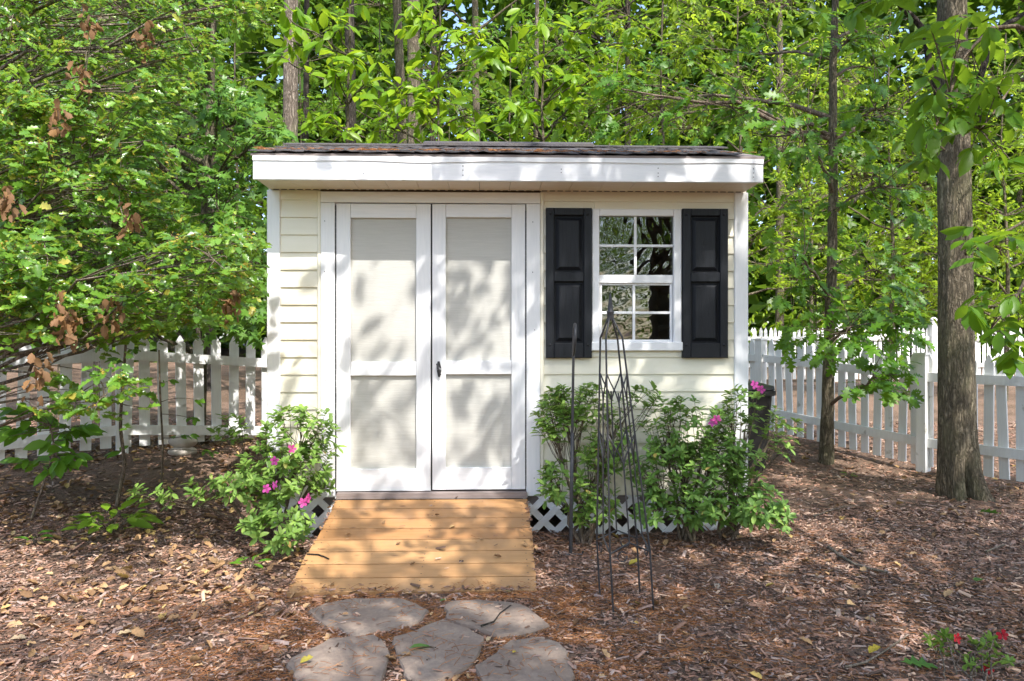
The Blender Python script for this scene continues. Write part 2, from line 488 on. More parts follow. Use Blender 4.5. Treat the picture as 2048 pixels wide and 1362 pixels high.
M['red'] = leaf_mat('red_petal', [(0, (.5, .015, .03)), (1, (.62, .03, .05))], (.8, .05, .05), .35, .6, .2)
M['yellow_leaf'] = leaf_mat('fallen_yellow_leaf', [(0, (.5, .38, .06)), (1, (.58, .45, .1))], (.5, .4, .05), .25, .6, .2)
M['green_leaf'] = leaf_mat('fallen_green_leaf', [(0, (.09, .2, .03)), (1, (.14, .26, .05))], (.2, .4, .05), .25, .5, .3)

def island_mat(name, stops, rough=.9):
    m, nt, b, out = new_mat(name)
    g = nt.nodes.new('ShaderNodeNewGeometry')
    c = ramp(nt, g.outputs['Random Per Island'], stops)
    f = noise(nt, coords(nt, (1, 1, 1)), 90, 3, .6)
    c = mix(nt, ramp(nt, f, [(.3, (.35, .35, .35)), (.55, (0, 0, 0))]), c, (.06, .04, .03))
    nt.links.new(c, b.inputs['Base Color']); b.inputs['Roughness'].default_value = rough
    b.inputs['Specular IOR Level'].default_value = .25
    return m
M['chip'] = island_mat('bark_mulch_chip', [(0, (0.076, 0.049, 0.036)), (.25, (0.160, 0.097, 0.068)), (.5, (0.289, 0.161, 0.109)), (.7, (0.425, 0.235, 0.155)), (.85, (0.339, 0.259, 0.230)), (1, (0.656, 0.438, 0.295))])
M['litter'] = island_mat('dry_leaf_litter', [(0, (0.166, 0.091, 0.044)), (.3, (0.287, 0.171, 0.084)), (.6, (0.408, 0.247, 0.117)), (.85, (0.508, 0.332, 0.177)), (.93, (0.552, 0.385, 0.098)), (1, (0.375, 0.300, 0.245))], .75)
M['needle'] = island_mat('orange_pine_needle', [(0, (0.230, 0.088, 0.032)), (.6, (0.380, 0.155, 0.055)), (1, (0.529, 0.269, 0.110))])

def ground_mat():
    m, nt, b, out = new_mat('mulch_and_forest_floor')
    v = coords(nt, (1, 1, 1))
    f = noise(nt, v, 26, 6, .7); g = noise(nt, v, 1.1, 4, .6); h = noise(nt, v, 110, 3, .7)
    c = ramp(nt, f, [(.32, (.05, .032, .02)), (.48, (.13, .08, .048)), (.6, (.23, .14, .085)), (.74, (.37, .24, .15))])
    c = mix(nt, ramp(nt, g, [(.42, (0, 0, 0)), (.62, (.5, .5, .5))]), c, (.33, .21, .15))
    c = mix(nt, ramp(nt, h, [(.35, (.6, .6, .6)), (.55, (0, 0, 0))]), c, (.03, .02, .014))
    nt.links.new(c, b.inputs['Base Color']); b.inputs['Roughness'].default_value = .95
    bump(nt, b, f, .9, .03)
    return m
M['ground'] = ground_mat()

def glass_mat():
    m, nt, b, out = new_mat('wavy_window_film')
    gl = N(nt, 'ShaderNodeBsdfGlossy', Roughness=.0); gl.inputs[0].default_value = (.95, .97, 1, 1)
    tr = nt.nodes.new('ShaderNodeBsdfTransparent'); tr.inputs[0].default_value = (.3, .31, .3, 1)
    lw = N(nt, 'ShaderNodeFresnel', IOR=2.15)
    mx = nt.nodes.new('ShaderNodeMixShader')
    nt.links.new(lw.outputs[0], mx.inputs[0])
    nt.links.new(tr.outputs[0], mx.inputs[1]); nt.links.new(gl.outputs[0], mx.inputs[2])
    nt.links.new(mx.outputs[0], out.inputs[0])
    return m
M['glass'] = glass_mat()

# ================================================================== GROUND
def axis_pts():
    xs = np.concatenate([[-250, -120, -60, -30, -16, -10, -7], np.arange(-5.4, 6.2, .05), [7, 8, 9, 11, 14, 18, 30, 60, 120, 250]])
    ys = np.concatenate([[-250, -120, -60, -30, -15, -8, -4, -2, 0, 1, 1.8], np.arange(2.2, 8.4, .05), np.arange(8.5, 20, .5), [22, 25, 30, 40, 60, 120, 300]])
    return xs, ys
xs, ys = axis_pts()
gx, gy = np.meshgrid(xs, ys)
rng = np.random.default_rng(3)
gzv = gz(gx, gy) + rng.normal(0, .004, gx.shape) * ((gy > 2) & (gy < 8.5))
nx, ny = len(xs), len(ys)
i, j = np.meshgrid(np.arange(nx-1), np.arange(ny-1))
a = (j*nx + i).ravel(); b_ = a + 1; c_ = a + nx; d_ = c_ + 1
gm = tri_mesh('ground', [(np.stack([gx, gy, gzv], -1).reshape(-1, 3), np.concatenate([np.stack([a, b_, d_], 1), np.stack([a, d_, c_], 1)]), 0)], [M['ground']], True)
ground = obj('ground', gm)
tag(ground, 'brown mulch covered garden ground running back into the woods', 'ground', kind='structure')

# stepping stones, measured outlines in the photograph's pixels
STONES = [
 [(615,1221),(650,1204),(702,1196),(796,1195),(825,1202),(856,1220),(844,1233),(825,1246),(776,1256),(747,1262),(702,1269),(679,1254),(650,1249),(637,1240)],
 [(890,1209),(899,1200),(974,1199),(1039,1205),(1058,1216),(1099,1248),(1052,1261),(997,1269),(964,1257),(922,1246),(893,1236)],
 [(887,1238),(938,1257),(969,1277),(955,1309),(942,1329),(909,1345),(870,1362),(830,1360),(809,1345),(796,1309),(786,1287),(789,1275),(831,1261),(864,1245)],
 [(632,1292),(660,1277),(747,1269),(767,1280),(779,1300),(776,1322),(763,1358),(752,1380),(620,1392),(572,1326),(600,1306)],
 [(950,1330),(984,1309),(1020,1280),(1088,1272),(1117,1284),(1136,1300),(1139,1310),(1147,1334),(1145,1356),(1120,1395),(990,1400),(965,1360)],
]
def in_poly(px, py, poly):
    inside = np.zeros(len(px), bool)
    n = len(poly); j = n-1
    for i in range(n):
        xi, yi = poly[i]; xj, yj = poly[j]
        hit = ((yi > py) != (yj > py)) & (px < (xj-xi)*(py-yi)/(yj-yi+1e-12)+xi)
        inside ^= hit; j = i
    return inside
stone_polys = []
for poly in STONES:
    pts = []
    for q in poly:
        d = ray(*q); t = (.022 - CAM_H) / d.z
        pts.append((d.x*t, d.y*t))
    stone_polys.append(pts)
rng = np.random.default_rng(11)
# bedding under the stones: a low earth sheet that carries them
bed = MB()
bed.prism([(-1.15, 2.1), (.55, 2.1), (.6, 3.55), (-1.0, 3.5)], 'z', -.05, -.012)
path = bed.build('stone_path', M['ground'])
tag(path, 'short flagstone path leading to the foot of the ramp', 'path', kind='structure')
for k, pts in enumerate(stone_polys):
    P = []
    n = len(pts)
    for q in range(n):                      # broken edge: subdivide with jitter
        p0 = np.array(pts[q]); p1 = np.array(pts[(q+1) % n])
        m = max(1, int(np.linalg.norm(p1-p0)/.035))
        for s in range(m):
            P.append(p0 + (p1-p0)*s/m + rng.normal(0, .0035, 2))
    P = np.array(P); cen = P.mean(0); n = len(P)
    top = .022 + rng.normal(0, .002)
    def ring(sc, z, jit): return [(cen[0]+(p[0]-cen[0])*sc, cen[1]+(p[1]-cen[1])*sc, z+rng.normal(0, jit)) for p in P]
    mb = MB()
    V = ring(1.015, -.03, 0) + ring(1.012, top-.012, .003) + ring(.985, top-.001, .0012) + ring(.8, top+.001, .0006) + ring(.4, top+.001, .0004) + [(cen[0], cen[1], top)]
    Fs = []
    for r_ in range(4):
        for q in range(n):
            q2 = (q+1) % n
            Fs.append((r_*n+q, r_*n+q2, (r_+1)*n+q2, (r_+1)*n+q))
    for q in range(n): Fs.append((4*n+q, 4*n+(q+1) % n, 5*n))
    mb.add(V, Fs)
    mb.build('flagstone', M['flag'], path)

# ================================================================== SHED
xl, xr = X(540), X(1490)
shed = thing('garden_shed', ((xl+xr)/2, W+1.2, 0), 'cream sided garden shed with white double doors and one shuttered window', 'shed')
BACK = W + 2.45
# siding
z_bot, course = Z(990.6), (Z(713.8)-Z(990.6))/8
z_soff = 2.189
win = dict(x0=X(1183), x1=X(1361), z0=Z(697), z1=Z(418))
def siding(x0, x1, zb, zt):
    mb = MB()
    mb.prism([(W-.014, zb), (W-.002, zb-.002), (W+.006, zb), (W+.006, zt), (W-.0005, zt), (W-.004, zt-.006), (W-.0135, zb+.012)], 'x', x0, x1)
    mb.build('siding_board', M['vinyl'], shed)
k = 0
while True:
    zb = z_bot + k*course; zt = min(zb+course+.004, z_soff+.02)
    if zb > z_soff - .01: break
    siding(xl+.01, X(640), zb, zt)
    a0, a1 = win['z0'] + .004, win['z1'] - .004
    if zt <= a0 or zb >= a1:
        siding(X(1082), xr-.01, zb, zt)
    else:
        siding(X(1082), win['x0']+.02, zb, zt); siding(win['x1']-.02, xr-.01, zb, zt)
        if zb < a0: siding(win['x0']+.0205, win['x1']-.0205, zb, a0)
        if zt > a1: siding(win['x0']+.0205, win['x1']-.0205, a1, zt)
    k += 1
# walls that carry the siding, with the openings left out; inside stays dark
wy0, wy1 = W+.012, W+.1
def core(x0, x1, z0, z1): MB().box(x0, x1, wy0, wy1, z0, z1).build('wall', M['inner'], shed)
core(xl+.005, X(672), z_bot, z_soff+.1)
core(X(1053), win['x0']+.03, z_bot, z_soff+.1)
core(win['x1']-.03, xr-.005, z_bot, z_soff+.1)
core(win['x0']+.031, win['x1']-.031, z_bot, win['z0']+.03)
core(win['x0']+.031, win['x1']-.031, win['z1']-.03, z_soff+.1)
core(X(672)+.001, X(1053)-.001, Z(405), z_soff+.1)
side = [(W+.011, z_bot), (BACK, z_bot), (BACK, 1.93), (5.15, 2.55), (W+.011, 2.37)]
MB().prism(side, 'x', xl-.012, xl+.004).build('wall', M['vinyl'], shed)
MB().prism(side, 'x', xr-.004, xr+.012).build('wall', M['vinyl'], shed)
MB().box(xl+.006, xr-.006, BACK-.03, BACK-.001, z_bot, 1.93).build('wall', M['vinyl'], shed)
MB().box(xl+.006, xr-.006, W+.101, BACK-.031, z_bot-.06, z_bot+.02).build('floor', M['inner'], shed)
# corner posts, J channel
for x0, x1 in ((X(540)-.013, X(562)), (X(1467), X(1490)+.013)):
    mb = MB(); mb.bbox(x0, x1, W-.024, W+.0005, z_bot-.008, z_soff-.004, .004); mb.build('corner_trim', M['trim_v'], shed)
for x0, x1 in ((X(636), X(643)-.001), (X(1080)+.001, X(1087))):
    MB().bbox(x0, x1, W-.022, W, z_bot-.004, z_soff-.006, .003).build('channel_trim', M['vinyl'], shed)
# door casing
CF = W-.026
MB().bbox(X(643), X(672)-.002, CF, W+.01, Z(991), Z(408.5), .003).build('door_casing', M['trim_v'], shed)
MB().bbox(X(1052)+.002, X(1080), CF, W+.01, Z(991), Z(408.5), .003).build('door_casing', M['trim_v'], shed)
MB().bbox(X(643), X(1080), CF-.001, W+.01, Z(407.8), z_soff-.012, .003).build('door_header', M['trim'], shed)
MB().box(X(672)+.0, X(1052), W+.03, W+.045, Z(985), Z(405)).build('door_backing', M['dark'], shed)  # dark sheet filling the whole opening behind the doors
# doors
def door(px0, px1, s0, s1, ytop, rt, m0, m1, rb, ybot, handle):
    x0, x1 = X(px0), X(px1)
    d = thing_part('door', shed, ((x0+x1)/2, W, Z(ybot)))
    y0, y1 = W-.018, W+.004
    MB().bbox(x0, X(s0), y0, y1, Z(ybot), Z(ytop), .0025).build('stile', M['trim_v'], d)
    MB().bbox(X(s1), x1, y0, y1, Z(ybot), Z(ytop), .0025).build('stile', M['trim_v'], d)
    for a_, b__ in ((ytop, rt), (m0, m1), (rb, ybot)):
        MB().bbox(X(s0)+.001, X(s1)-.001, y0+.001, y1, Z(b__)+.0005, Z(a_)-.0005, .0025).build('rail', M['trim'], d)
    for a_, b__ in ((rt, m0), (m1, rb)):
        MB().box(X(s0)-.005, X(s1)+.005, y1+.0015, y1+.014, Z(b__)-.01, Z(a_)+.01).build('panel', M['panel'], d)
    # long piano hinge on the outer edge
    hx = x0-.003 if not handle else x1+.003
    mb = MB()
    zz = Z(ybot)+.02
    while zz < Z(ytop)-.04:
        mb.tube([(hx, y0-.001, zz), (hx, y0-.001, zz+.034)], [.0045, .0045], 6); zz += .036
    mb.build('hinge', M['dark'], d)
    if handle:
        hx, hz = X(878.5), Z(738)
        mb = MB()
        mb.prism([(hx-.013, hz-.012), (hx-.006, hz-.048), (hx+.007, hz-.05), (hx+.015, hz-.01), (hx+.013, hz+.014), (hx+.004, hz+.05), (hx-.009, hz+.05), (hx-.015, hz+.015)], 'y', y0-.012, y0)
        h = mb.build('handle', M['dark'], d)
        MB().tube([(hx, y0-.011, hz), (hx, y0-.03, hz)], [.011, .009], 12).build('lock_cylinder', M['brass'], h)
        MB().tube([(hx-.012, y0-.022, hz+.035), (hx, y0-.034, hz), (hx+.01, y0-.022, hz-.037)], [.006, .008, .006], 8).build('grip', M['dark'], h)
def thing_part(name, parent, loc):
    o = bpy.data.objects.new(name, None); o.location = loc; o.empty_display_size = .05
    return link(o, parent)
door(673.5, 861.8, 702, 833, 409.5, 438, 723, 751, 936, 980, False)
door(865, 1050.5, 892, 1023, 409.5, 436, 721, 748.5, 934, 978, True)
MB().box(X(676), X(1053), W-.055, W+.1, Z(993), Z(981.5)).build('threshold', M['grey_wood'], shed)
# floor joist behind the lattice
MB().box(xl+.02, xr-.02, W+.03, W+.07, Z(1012), Z(992.5)).build('rim_joist', M['grey_wood'], shed)

# window
wx0, wx1, wz0, wz1 = win['x0'], win['x1'], win['z0'], win['z1']
wd = thing_part('window', shed, ((wx0+wx1)/2, W, wz0))
y0 = W-.03
MB().bbox(wx0, X(1197.5), y0, W+.06, wz0, wz1, .004).build('frame', M['sash'], wd)
MB().bbox(X(1345.5), wx1, y0, W+.06, wz0, wz1, .004).build('frame', M['sash'], wd)
MB().bbox(X(1197.5)+.0005, X(1345.5)-.0005, y0+.001, W+.06, Z(432), wz1-.0005, .004).build('frame', M['sash'], wd)
MB().bbox(wx0-.006, wx1+.006, y0-.014, W+.06, wz0-.014, Z(684), .004).build('sill', M['sash'], wd)
ya = W-.012
MB().bbox(X(1198), X(1345), ya, W+.03, Z(566), Z(549.5), .003).build('meeting_rail', M['sash'], wd)
def sash(x0, x1, z0, z1, mxp, mzp, yy, bar):
    xs_ = [(x0, X(mxp)-bar/2), (X(mxp)+bar/2, x1)]; zs_ = [(z0, Z(mzp)-bar/2), (Z(mzp)+bar/2, z1)]
    MB().bbox(X(mxp)-bar/2, X(mxp)+bar/2, yy-.008, yy+.008, z0, z1, .002).build('muntin', M['sash'], wd)
    for xa, xb in xs_:
        MB().bbox(xa+.0005, xb-.0005, yy-.0075, yy+.0075, Z(mzp)-bar/2, Z(mzp)+bar/2, .002).build('muntin', M['sash'], wd)
    for xa, xb in xs_:
        for za, zb in zs_:
            mb = MB(); g = 22
            ph = 3.1*xa + 7.7*za; wav = 1.0 if za > Z(560) else .45
            def film(u, v):                 # crinkles in the plastic film, strongest towards the corners
                x_, z_ = (xb-xa)*u, (zb-za)*v
                r2 = math.hypot(u-.5, v-.5)
                return wav*(.0007*r2*math.sin(95*(x_*math.cos(ph*9)+z_*math.sin(ph*9))+40*x_*z_+ph*50) + .0005*math.sin(38*x_+21*z_+ph*31)*math.sin(27*z_-11*x_+ph*17))
            V = [(xa-.002+(xb-xa+.004)*u/g, yy+.001+film(u/g, v/g), za-.002+(zb-za+.004)*v/g) for v in range(g+1) for u in range(g+1)]
            mb.add(V, [(v*(g+1)+u, v*(g+1)+u+1, (v+1)*(g+1)+u+1, (v+1)*(g+1)+u) for v in range(g) for u in range(g)])
            me = mb.mesh('pane', M['glass'], True)
            obj('pane', me, wd)
sash(X(1198), X(1345), Z(549.5), Z(432.5), 1270, 491, ya+.006, .0165)
lx0, lx1, lz0, lz1 = X(1204), X(1340), Z(679), Z(570)
ys_ = ya+.022
MB().bbox(X(1198), lx0, ys_-.01, ys_+.02, Z(684), Z(566), .003).build('sash_stile', M['sash'], wd)
MB().bbox(lx1, X(1345), ys_-.01, ys_+.02, Z(684), Z(566), .003).build('sash_stile', M['sash'], wd)
MB().bbox(lx0+.0005, lx1-.0005, ys_-.009, ys_+.02, Z(684), lz0, .003).build('sash_rail', M['sash'], wd)
MB().bbox(lx0+.0005, lx1-.0005, ys_-.009, ys_+.02, lz1, Z(566), .003).build('sash_rail', M['sash'], wd)
sash(lx0, lx1, lz0, lz1, 1268, 625, ys_, .0165)

# shutters
def shutter(px0, px1):
    x0, x1, z0, z1 = X(px0), X(px1), Z(716), Z(417.5)
    s = thing_part('shutter', shed, ((x0+x1)/2, W-.04, z0))
    ya_, yb_ = W-.046, W-.0145
    st = X(1107)-X(1091)
    MB().bbox(x0, x0+st, ya_, yb_, z0, z1, .004).build('stile', M['shutter'], s)
    MB().bbox(x1-st, x1, ya_, yb_, z0, z1, .004).build('stile', M['shutter'], s)
    for a_, b__ in ((417.5, 432), (545, 564), (686, 716)):
        MB().bbox(x0+st+.0003, x1-st-.0003, ya_+.001, yb_, Z(b__), Z(a_), .004).build('rail', M['shutter'], s)
    for a_, b__ in ((432, 545), (564, 686)):
        za, zb = Z(b__), Z(a_)
        mb = MB()
        xa, xb = x0+st, x1-st
        m_ = .022
        V = [(xa, yb_-.006, za), (xb, yb_-.006, za), (xb, yb_-.006, zb), (xa, yb_-.006, zb),
             (xa+.012, yb_-.008, za+.012), (xb-.012, yb_-.008, za+.012), (xb-.012, yb_-.008, zb-.012), (xa+.012, yb_-.008, zb-.012),
             (xa+.012+m_, ya_+.005, za+.012+m_), (xb-.012-m_, ya_+.005, za+.012+m_), (xb-.012-m_, ya_+.005, zb-.012-m_), (xa+.012+m_, ya_+.005, zb-.012-m_)]
        Fs = [(8, 9, 10, 11)]
        for r_ in (0, 4):
            for q in range(4): Fs.append((r_+q, r_+(q+1) % 4, r_+4+(q+1) % 4, r_+4+q))
        mb.add(V, Fs).build('raised_panel', M['shutter'], s)
    for xx in (x0+st*.5, x1-st*.5):
        for zz in (Z(430), Z(690)):
            MB().tube([(xx, ya_+.001, zz), (xx, ya_-.004, zz), (xx, ya_-.006, zz)], [.009, .008, .003], 10).build('screw_cap', M['shutter'], s)
shutter(1091, 1182); shutter(1362, 1452)

# soffit, fascia
FY = 4.36
fx0, fx1 = -1.416, 1.645
n_s = 16
pw = (fx1-fx0-.03)/n_s
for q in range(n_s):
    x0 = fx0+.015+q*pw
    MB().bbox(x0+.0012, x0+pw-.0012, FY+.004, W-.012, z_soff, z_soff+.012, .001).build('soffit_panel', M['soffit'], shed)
mb = MB()
for q in range(60):
    x0 = xl+.03+q*.05
    mb.box(x0, x0+.034, W-.03, W-.024, z_soff-.0035, z_soff+.001)
mb.build('vent_slots', M['dark'], shed)
MB().bbox(fx0, fx1, FY-.016, FY+.003, z_soff-.003, 2.304, .003).build('fascia', M['trim'], shed)
# drip strip above it: thin and a little wavy
mb = MB(); n = 40; V = []
for q in range(n+1):
    x = fx0 + (fx1-fx0)*q/n
    wv = .004*math.sin(q*.55)*math.sin(q*.13) + (.006*math.exp(-((q-12)/3.)**2))
    V += [(x, FY-.022, 2.299-wv), (x, FY-.023, 2.339), (x, FY+.003, 2.339), (x, FY-.017, 2.301-wv)]
Fs = []
for q in range(n):
    for s in range(4): Fs.append((q*4+s, q*4+(s+1) % 4, q*4+4+(s+1) % 4, q*4+4+s))
Fs += [(0, 1, 2, 3), (n*4, n*4+3, n*4+2, n*4+1)]
mb.add(V, Fs).build('drip_strip', M['trim'], shed)
# nail heads in the fascia and casings
nail = MB().tube([(0, .001, 0), (0, -.0012, 0)], [.0035, .003], 7).mesh('nail', M['dark'])
for px_n, dzs in ((620, (.03, .06, .085)), (728, (.035, .07)), (926, (.03, .06, .085)), (1122, (.05, .07)), (1315, (.03, .05, .08)), (1505, (.03, .055, .08))):
    for dz in dzs: obj('nail', nail, shed, (at(px_n, 340, FY).x, FY-.0165, z_soff+dz))
for px_n in (654, 1068):
    for py_n in (445, 545, 660, 760, 860, 955): obj('nail', nail, shed, (X(px_n)+.01*math.sin(py_n), CF-.0005, Z(py_n)))
# roof
RY, RZ = 5.15, 2.60
EY, EZ = FY-.035, 2.341
sl = (RZ-EZ)/(RY-EY)
rx0, rx1 = -1.437, 1.66
roof = thing_part('roof', shed, ((rx0+rx1)/2, RY, RZ))
MB().prism([(EY+.012, EZ), (RY, RZ), (BACK+.12, 1.86), (BACK+.12, 1.84), (RY, RZ-.02), (EY+.012, EZ-.002-.012)], 'x', rx0+.01, rx1-.01).build('roof_deck', M['grey_wood'], roof)
rng = np.random.default_rng(5)
tabw = .1635
def shingle_mesh(i_):
    r_ = np.random.default_rng(100+i_)
    L = .3; nseg = 4; V = []
    for q in range(nseg+1):
        u = q/nseg
        for v, h in ((0, .007), (.5, .008), (1, .003)):
            V.append((u*tabw*.985, v*L*math.cos(math.atan(sl)) + (r_.normal(0, .004) if v == 0 else 0), v*L*math.sin(math.atan(sl)) + h + (abs(r_.normal(0, .0045)) if v == 0 else r_.normal(0, .001))))
    nb = len(V)
    V += [(x, y, z-.0055) for x, y, z in V]
    Fs = []
    for q in range(nseg):
        for v in range(2):
            a_ = q*3+v; Fs += [(a_, a_+3, a_+4, a_+1), (nb+a_, nb+a_+1, nb+a_+4, nb+a_+3)]
        Fs += [(q*3, nb+q*3, nb+q*3+3, q*3+3)]
    Fs += [(0, 1, nb+1, nb), (1, 2, nb+2, nb+1), (nseg*3, nb+nseg*3, nb+nseg*3+1, nseg*3+1), (nseg*3+1, nb+nseg*3+1, nb+nseg*3+2, nseg*3+2)]
    return MB().add(V, Fs).mesh('shingle', M['shingle'])
smesh = [shingle_mesh(q) for q in range(8)]
ncol = int((rx1-rx0)/tabw)
for row in range(6):
    yb = EY + row*.125
    zb = EZ + row*.125*sl + .004
    for q in range(ncol):
        xx = rx0 + q*tabw + (.05 if row % 2 else 0)
        obj('shingle', smesh[int(rng.integers(8))], roof, (xx, yb, zb + rng.normal(0, .001)))
# back slope sheet and ridge caps, the middle stretch raised over a vent
MB().prism([(RY, RZ+.014), (BACK+.14, 1.885), (BACK+.14, 1.863), (RY, RZ+.002)], 'x', rx0, rx1).build('back_slope', M['shingle'], roof)
q = 0; xx = rx0
vx0, vx1 = at(850, 300, RY).x, at(1182, 300, RY).x
while xx < rx1-.05:
    up = .012
    mb = MB()
    mb.prism([(RY-.11, RZ-.11*sl+.012+up), (RY, RZ+.016+up), (RY+.11, RZ-.11*.36+.012+up), (RY+.11, RZ-.11*.36+.006+up), (RY, RZ+.008+up), (RY-.11, RZ-.11*sl+.004+up)], 'x', xx, min(xx+.155, rx1))
    mb.build('ridge_cap', M['shingle'], roof)
    xx += .157; q += 1
MB().prism([(RY-.16, RZ-.16*sl+.024), (RY-.155, RZ-.155*sl+.042), (RY, RZ+.048), (RY+.15, RZ-.02), (RY+.15, RZ-.035), (RY, RZ+.03)], 'x', vx0, vx1).build('ridge_vent', M['shingle'], roof)
# pine needles lying on the roof edge
rng = np.random.default_rng(21)
nn = 1600
px_ = rng.uniform(rx0+.03, rx1-.03, nn); yy = EY + np.abs(rng.normal(0, .09, nn)) - .008
hot = np.sin(px_*7)+np.sin(px_*17.3+1)+np.sin(px_*31)*.6
keep = (rng.random(nn) < .2 + .35*np.clip(hot, 0, 2)) & ((px_ < .9) | (rng.random(nn) < .4))
px_, yy = px_[keep], yy[keep]
A = np.stack([px_, yy, EZ + (yy-EY)*sl + .017 + rng.random(len(px_))*.006], 1)
ang = rng.uniform(0, 6.28, len(px_)); Lh = rng.uniform(.02, .06, len(px_))
E = A + np.stack([np.cos(ang)*Lh, np.sin(ang)*Lh*.5, rng.normal(0, .004, len(px_))], 1)
E[:, 2] = np.maximum(E[:, 2], EZ + (E[:, 1]-EY)*sl + .012)
Vn, Fn = bez_tubes(A, (A+E)/2 + np.array([0, 0, .004]), E, np.full(len(A), .0016), np.full(len(A), .0011), 3, 3)
rn = obj('roof_needles', tri_mesh('roof_needles', [(Vn, Fn, 0)], [M['needle']]))
tag(rn, 'orange pine needles lying along the shed roof edge', 'pine needles', kind='stuff')

# lattice skirt
def clip_seg(p, d, x0, x1, z0, z1):
    t0, t1 = -1e9, 1e9
    for k_, (lo, hi) in enumerate(((x0, x1), (z0, z1))):
        a_, b__ = (lo-p[k_])/d[k_], (hi-p[k_])/d[k_]
        t0 = max(t0, min(a_, b__)); t1 = min(t1, max(a_, b__))
    return t0, t1
def lattice(x0, x1, z0, z1, lab):
    la = thing_part('lattice_panel', shed, ((x0+x1)/2, W, z0))
    pit, hw = .145, .021
    c45 = math.sqrt(.5)
    for sgn, yy in ((1, W-.004), (-1, W+.0045)):
        q = -12
        while q*pit < (x1-x0)+1.5:
            px0 = x0 + q*pit + .03
            d = np.array([sgn*c45, c45]); p = np.array([px0 if sgn > 0 else px0+.06, z0])
            nrm_ = np.array([-d[1], d[0]])
            # slat outline clipped against the panel's rectangle
            poly = [p+nrm_*hw-d*3, p+nrm_*hw+d*3, p-nrm_*hw+d*3, p-nrm_*hw-d*3]
            for k_, lim, sg in ((0, x0, 1), (0, x1, -1), (1, z0, 1), (1, z1, -1)):
                out = []
                for e in range(len(poly)):
                    a_, b__ = poly[e], poly[(e+1) % len(poly)]
                    ia, ib = sg*(a_[k_]-lim) >= 0, sg*(b__[k_]-lim) >= 0
                    if ia: out.append(a_)
                    if ia != ib: out.append(a_ + (b__-a_)*((lim-a_[k_])/(b__[k_]-a_[k_])))
                poly = out
                if len(poly) < 3: break
            if len(poly) >= 3:
                MB().prism([(float(u), float(v)) for u, v in poly], 'y', yy-.004, yy+.004).build('slat', M['trim'], la)
            q += 1
lattice(X(548), X(682), -.03, Z(992), 'l')
lattice(X(1046), X(1482), -.03, Z(992), 'r')

# ================================================================== RAMP
ramp_o = thing('wooden_ramp', ((X(678)+X(1052))/2, 4.1, 0), 'short ramp of new pine planks sloping up to the shed doors', 'ramp')
rt_, rb_ = W-.06, 3.50
zt_, zb_ = Z(993.5), .016
rxl, rxr = X(677), X(1053)
L = math.hypot(rt_-rb_, zt_-zb_); ang = math.atan2(zt_-zb_, rt_-rb_)
rng = np.random.default_rng(8)
pwid = L/8
for q in range(8):
    mb = MB()
    e0, e1 = rng.normal(0, .004), rng.normal(0, .004)
    b = .0015; g = .0052
    w0, w1, th = g, pwid-g, .028
    prof = [(w0, -th), (w1, -th), (w1, -b), (w1-b, 0), (w0+b, 0), (w0, -b)]
    pts = [(rb_ + u*math.cos(ang) - v*math.sin(ang), zb_ + u*math.sin(ang) + v*math.cos(ang)) for u, v in [(p[0]+q*pwid, p[1]) for p in prof]]
    mb.prism(pts, 'x', rxl+e0, rxr+e1)
    mb.build('plank', M['pine'], ramp_o)
def dn(u, v): return (rb_ + u*math.cos(ang) - v*math.sin(ang), zb_ + u*math.sin(ang) + v*math.cos(ang))
for xx in (rxl+.02, (rxl+rxr)/2, rxr-.06):
    MB().prism([dn(.12, -.029), dn(L-.005, -.029), (rt_, -.02), (rb_+.1, -.02)], 'x', xx, xx+.038).build('stringer', M['pine'], ramp_o)
for q in range(8):
    for xx in (rxl+.04, (rxl+rxr)/2+.02, rxr-.04):
        for u in (.035, .105):
            yv, zv = dn(q*pwid+u, .0004)
            MB().tube([(xx, yv, zv-.004), (xx, yv, zv+.0006)], [.0035, .0035], 6).build('screw', M['dark'], ramp_o)

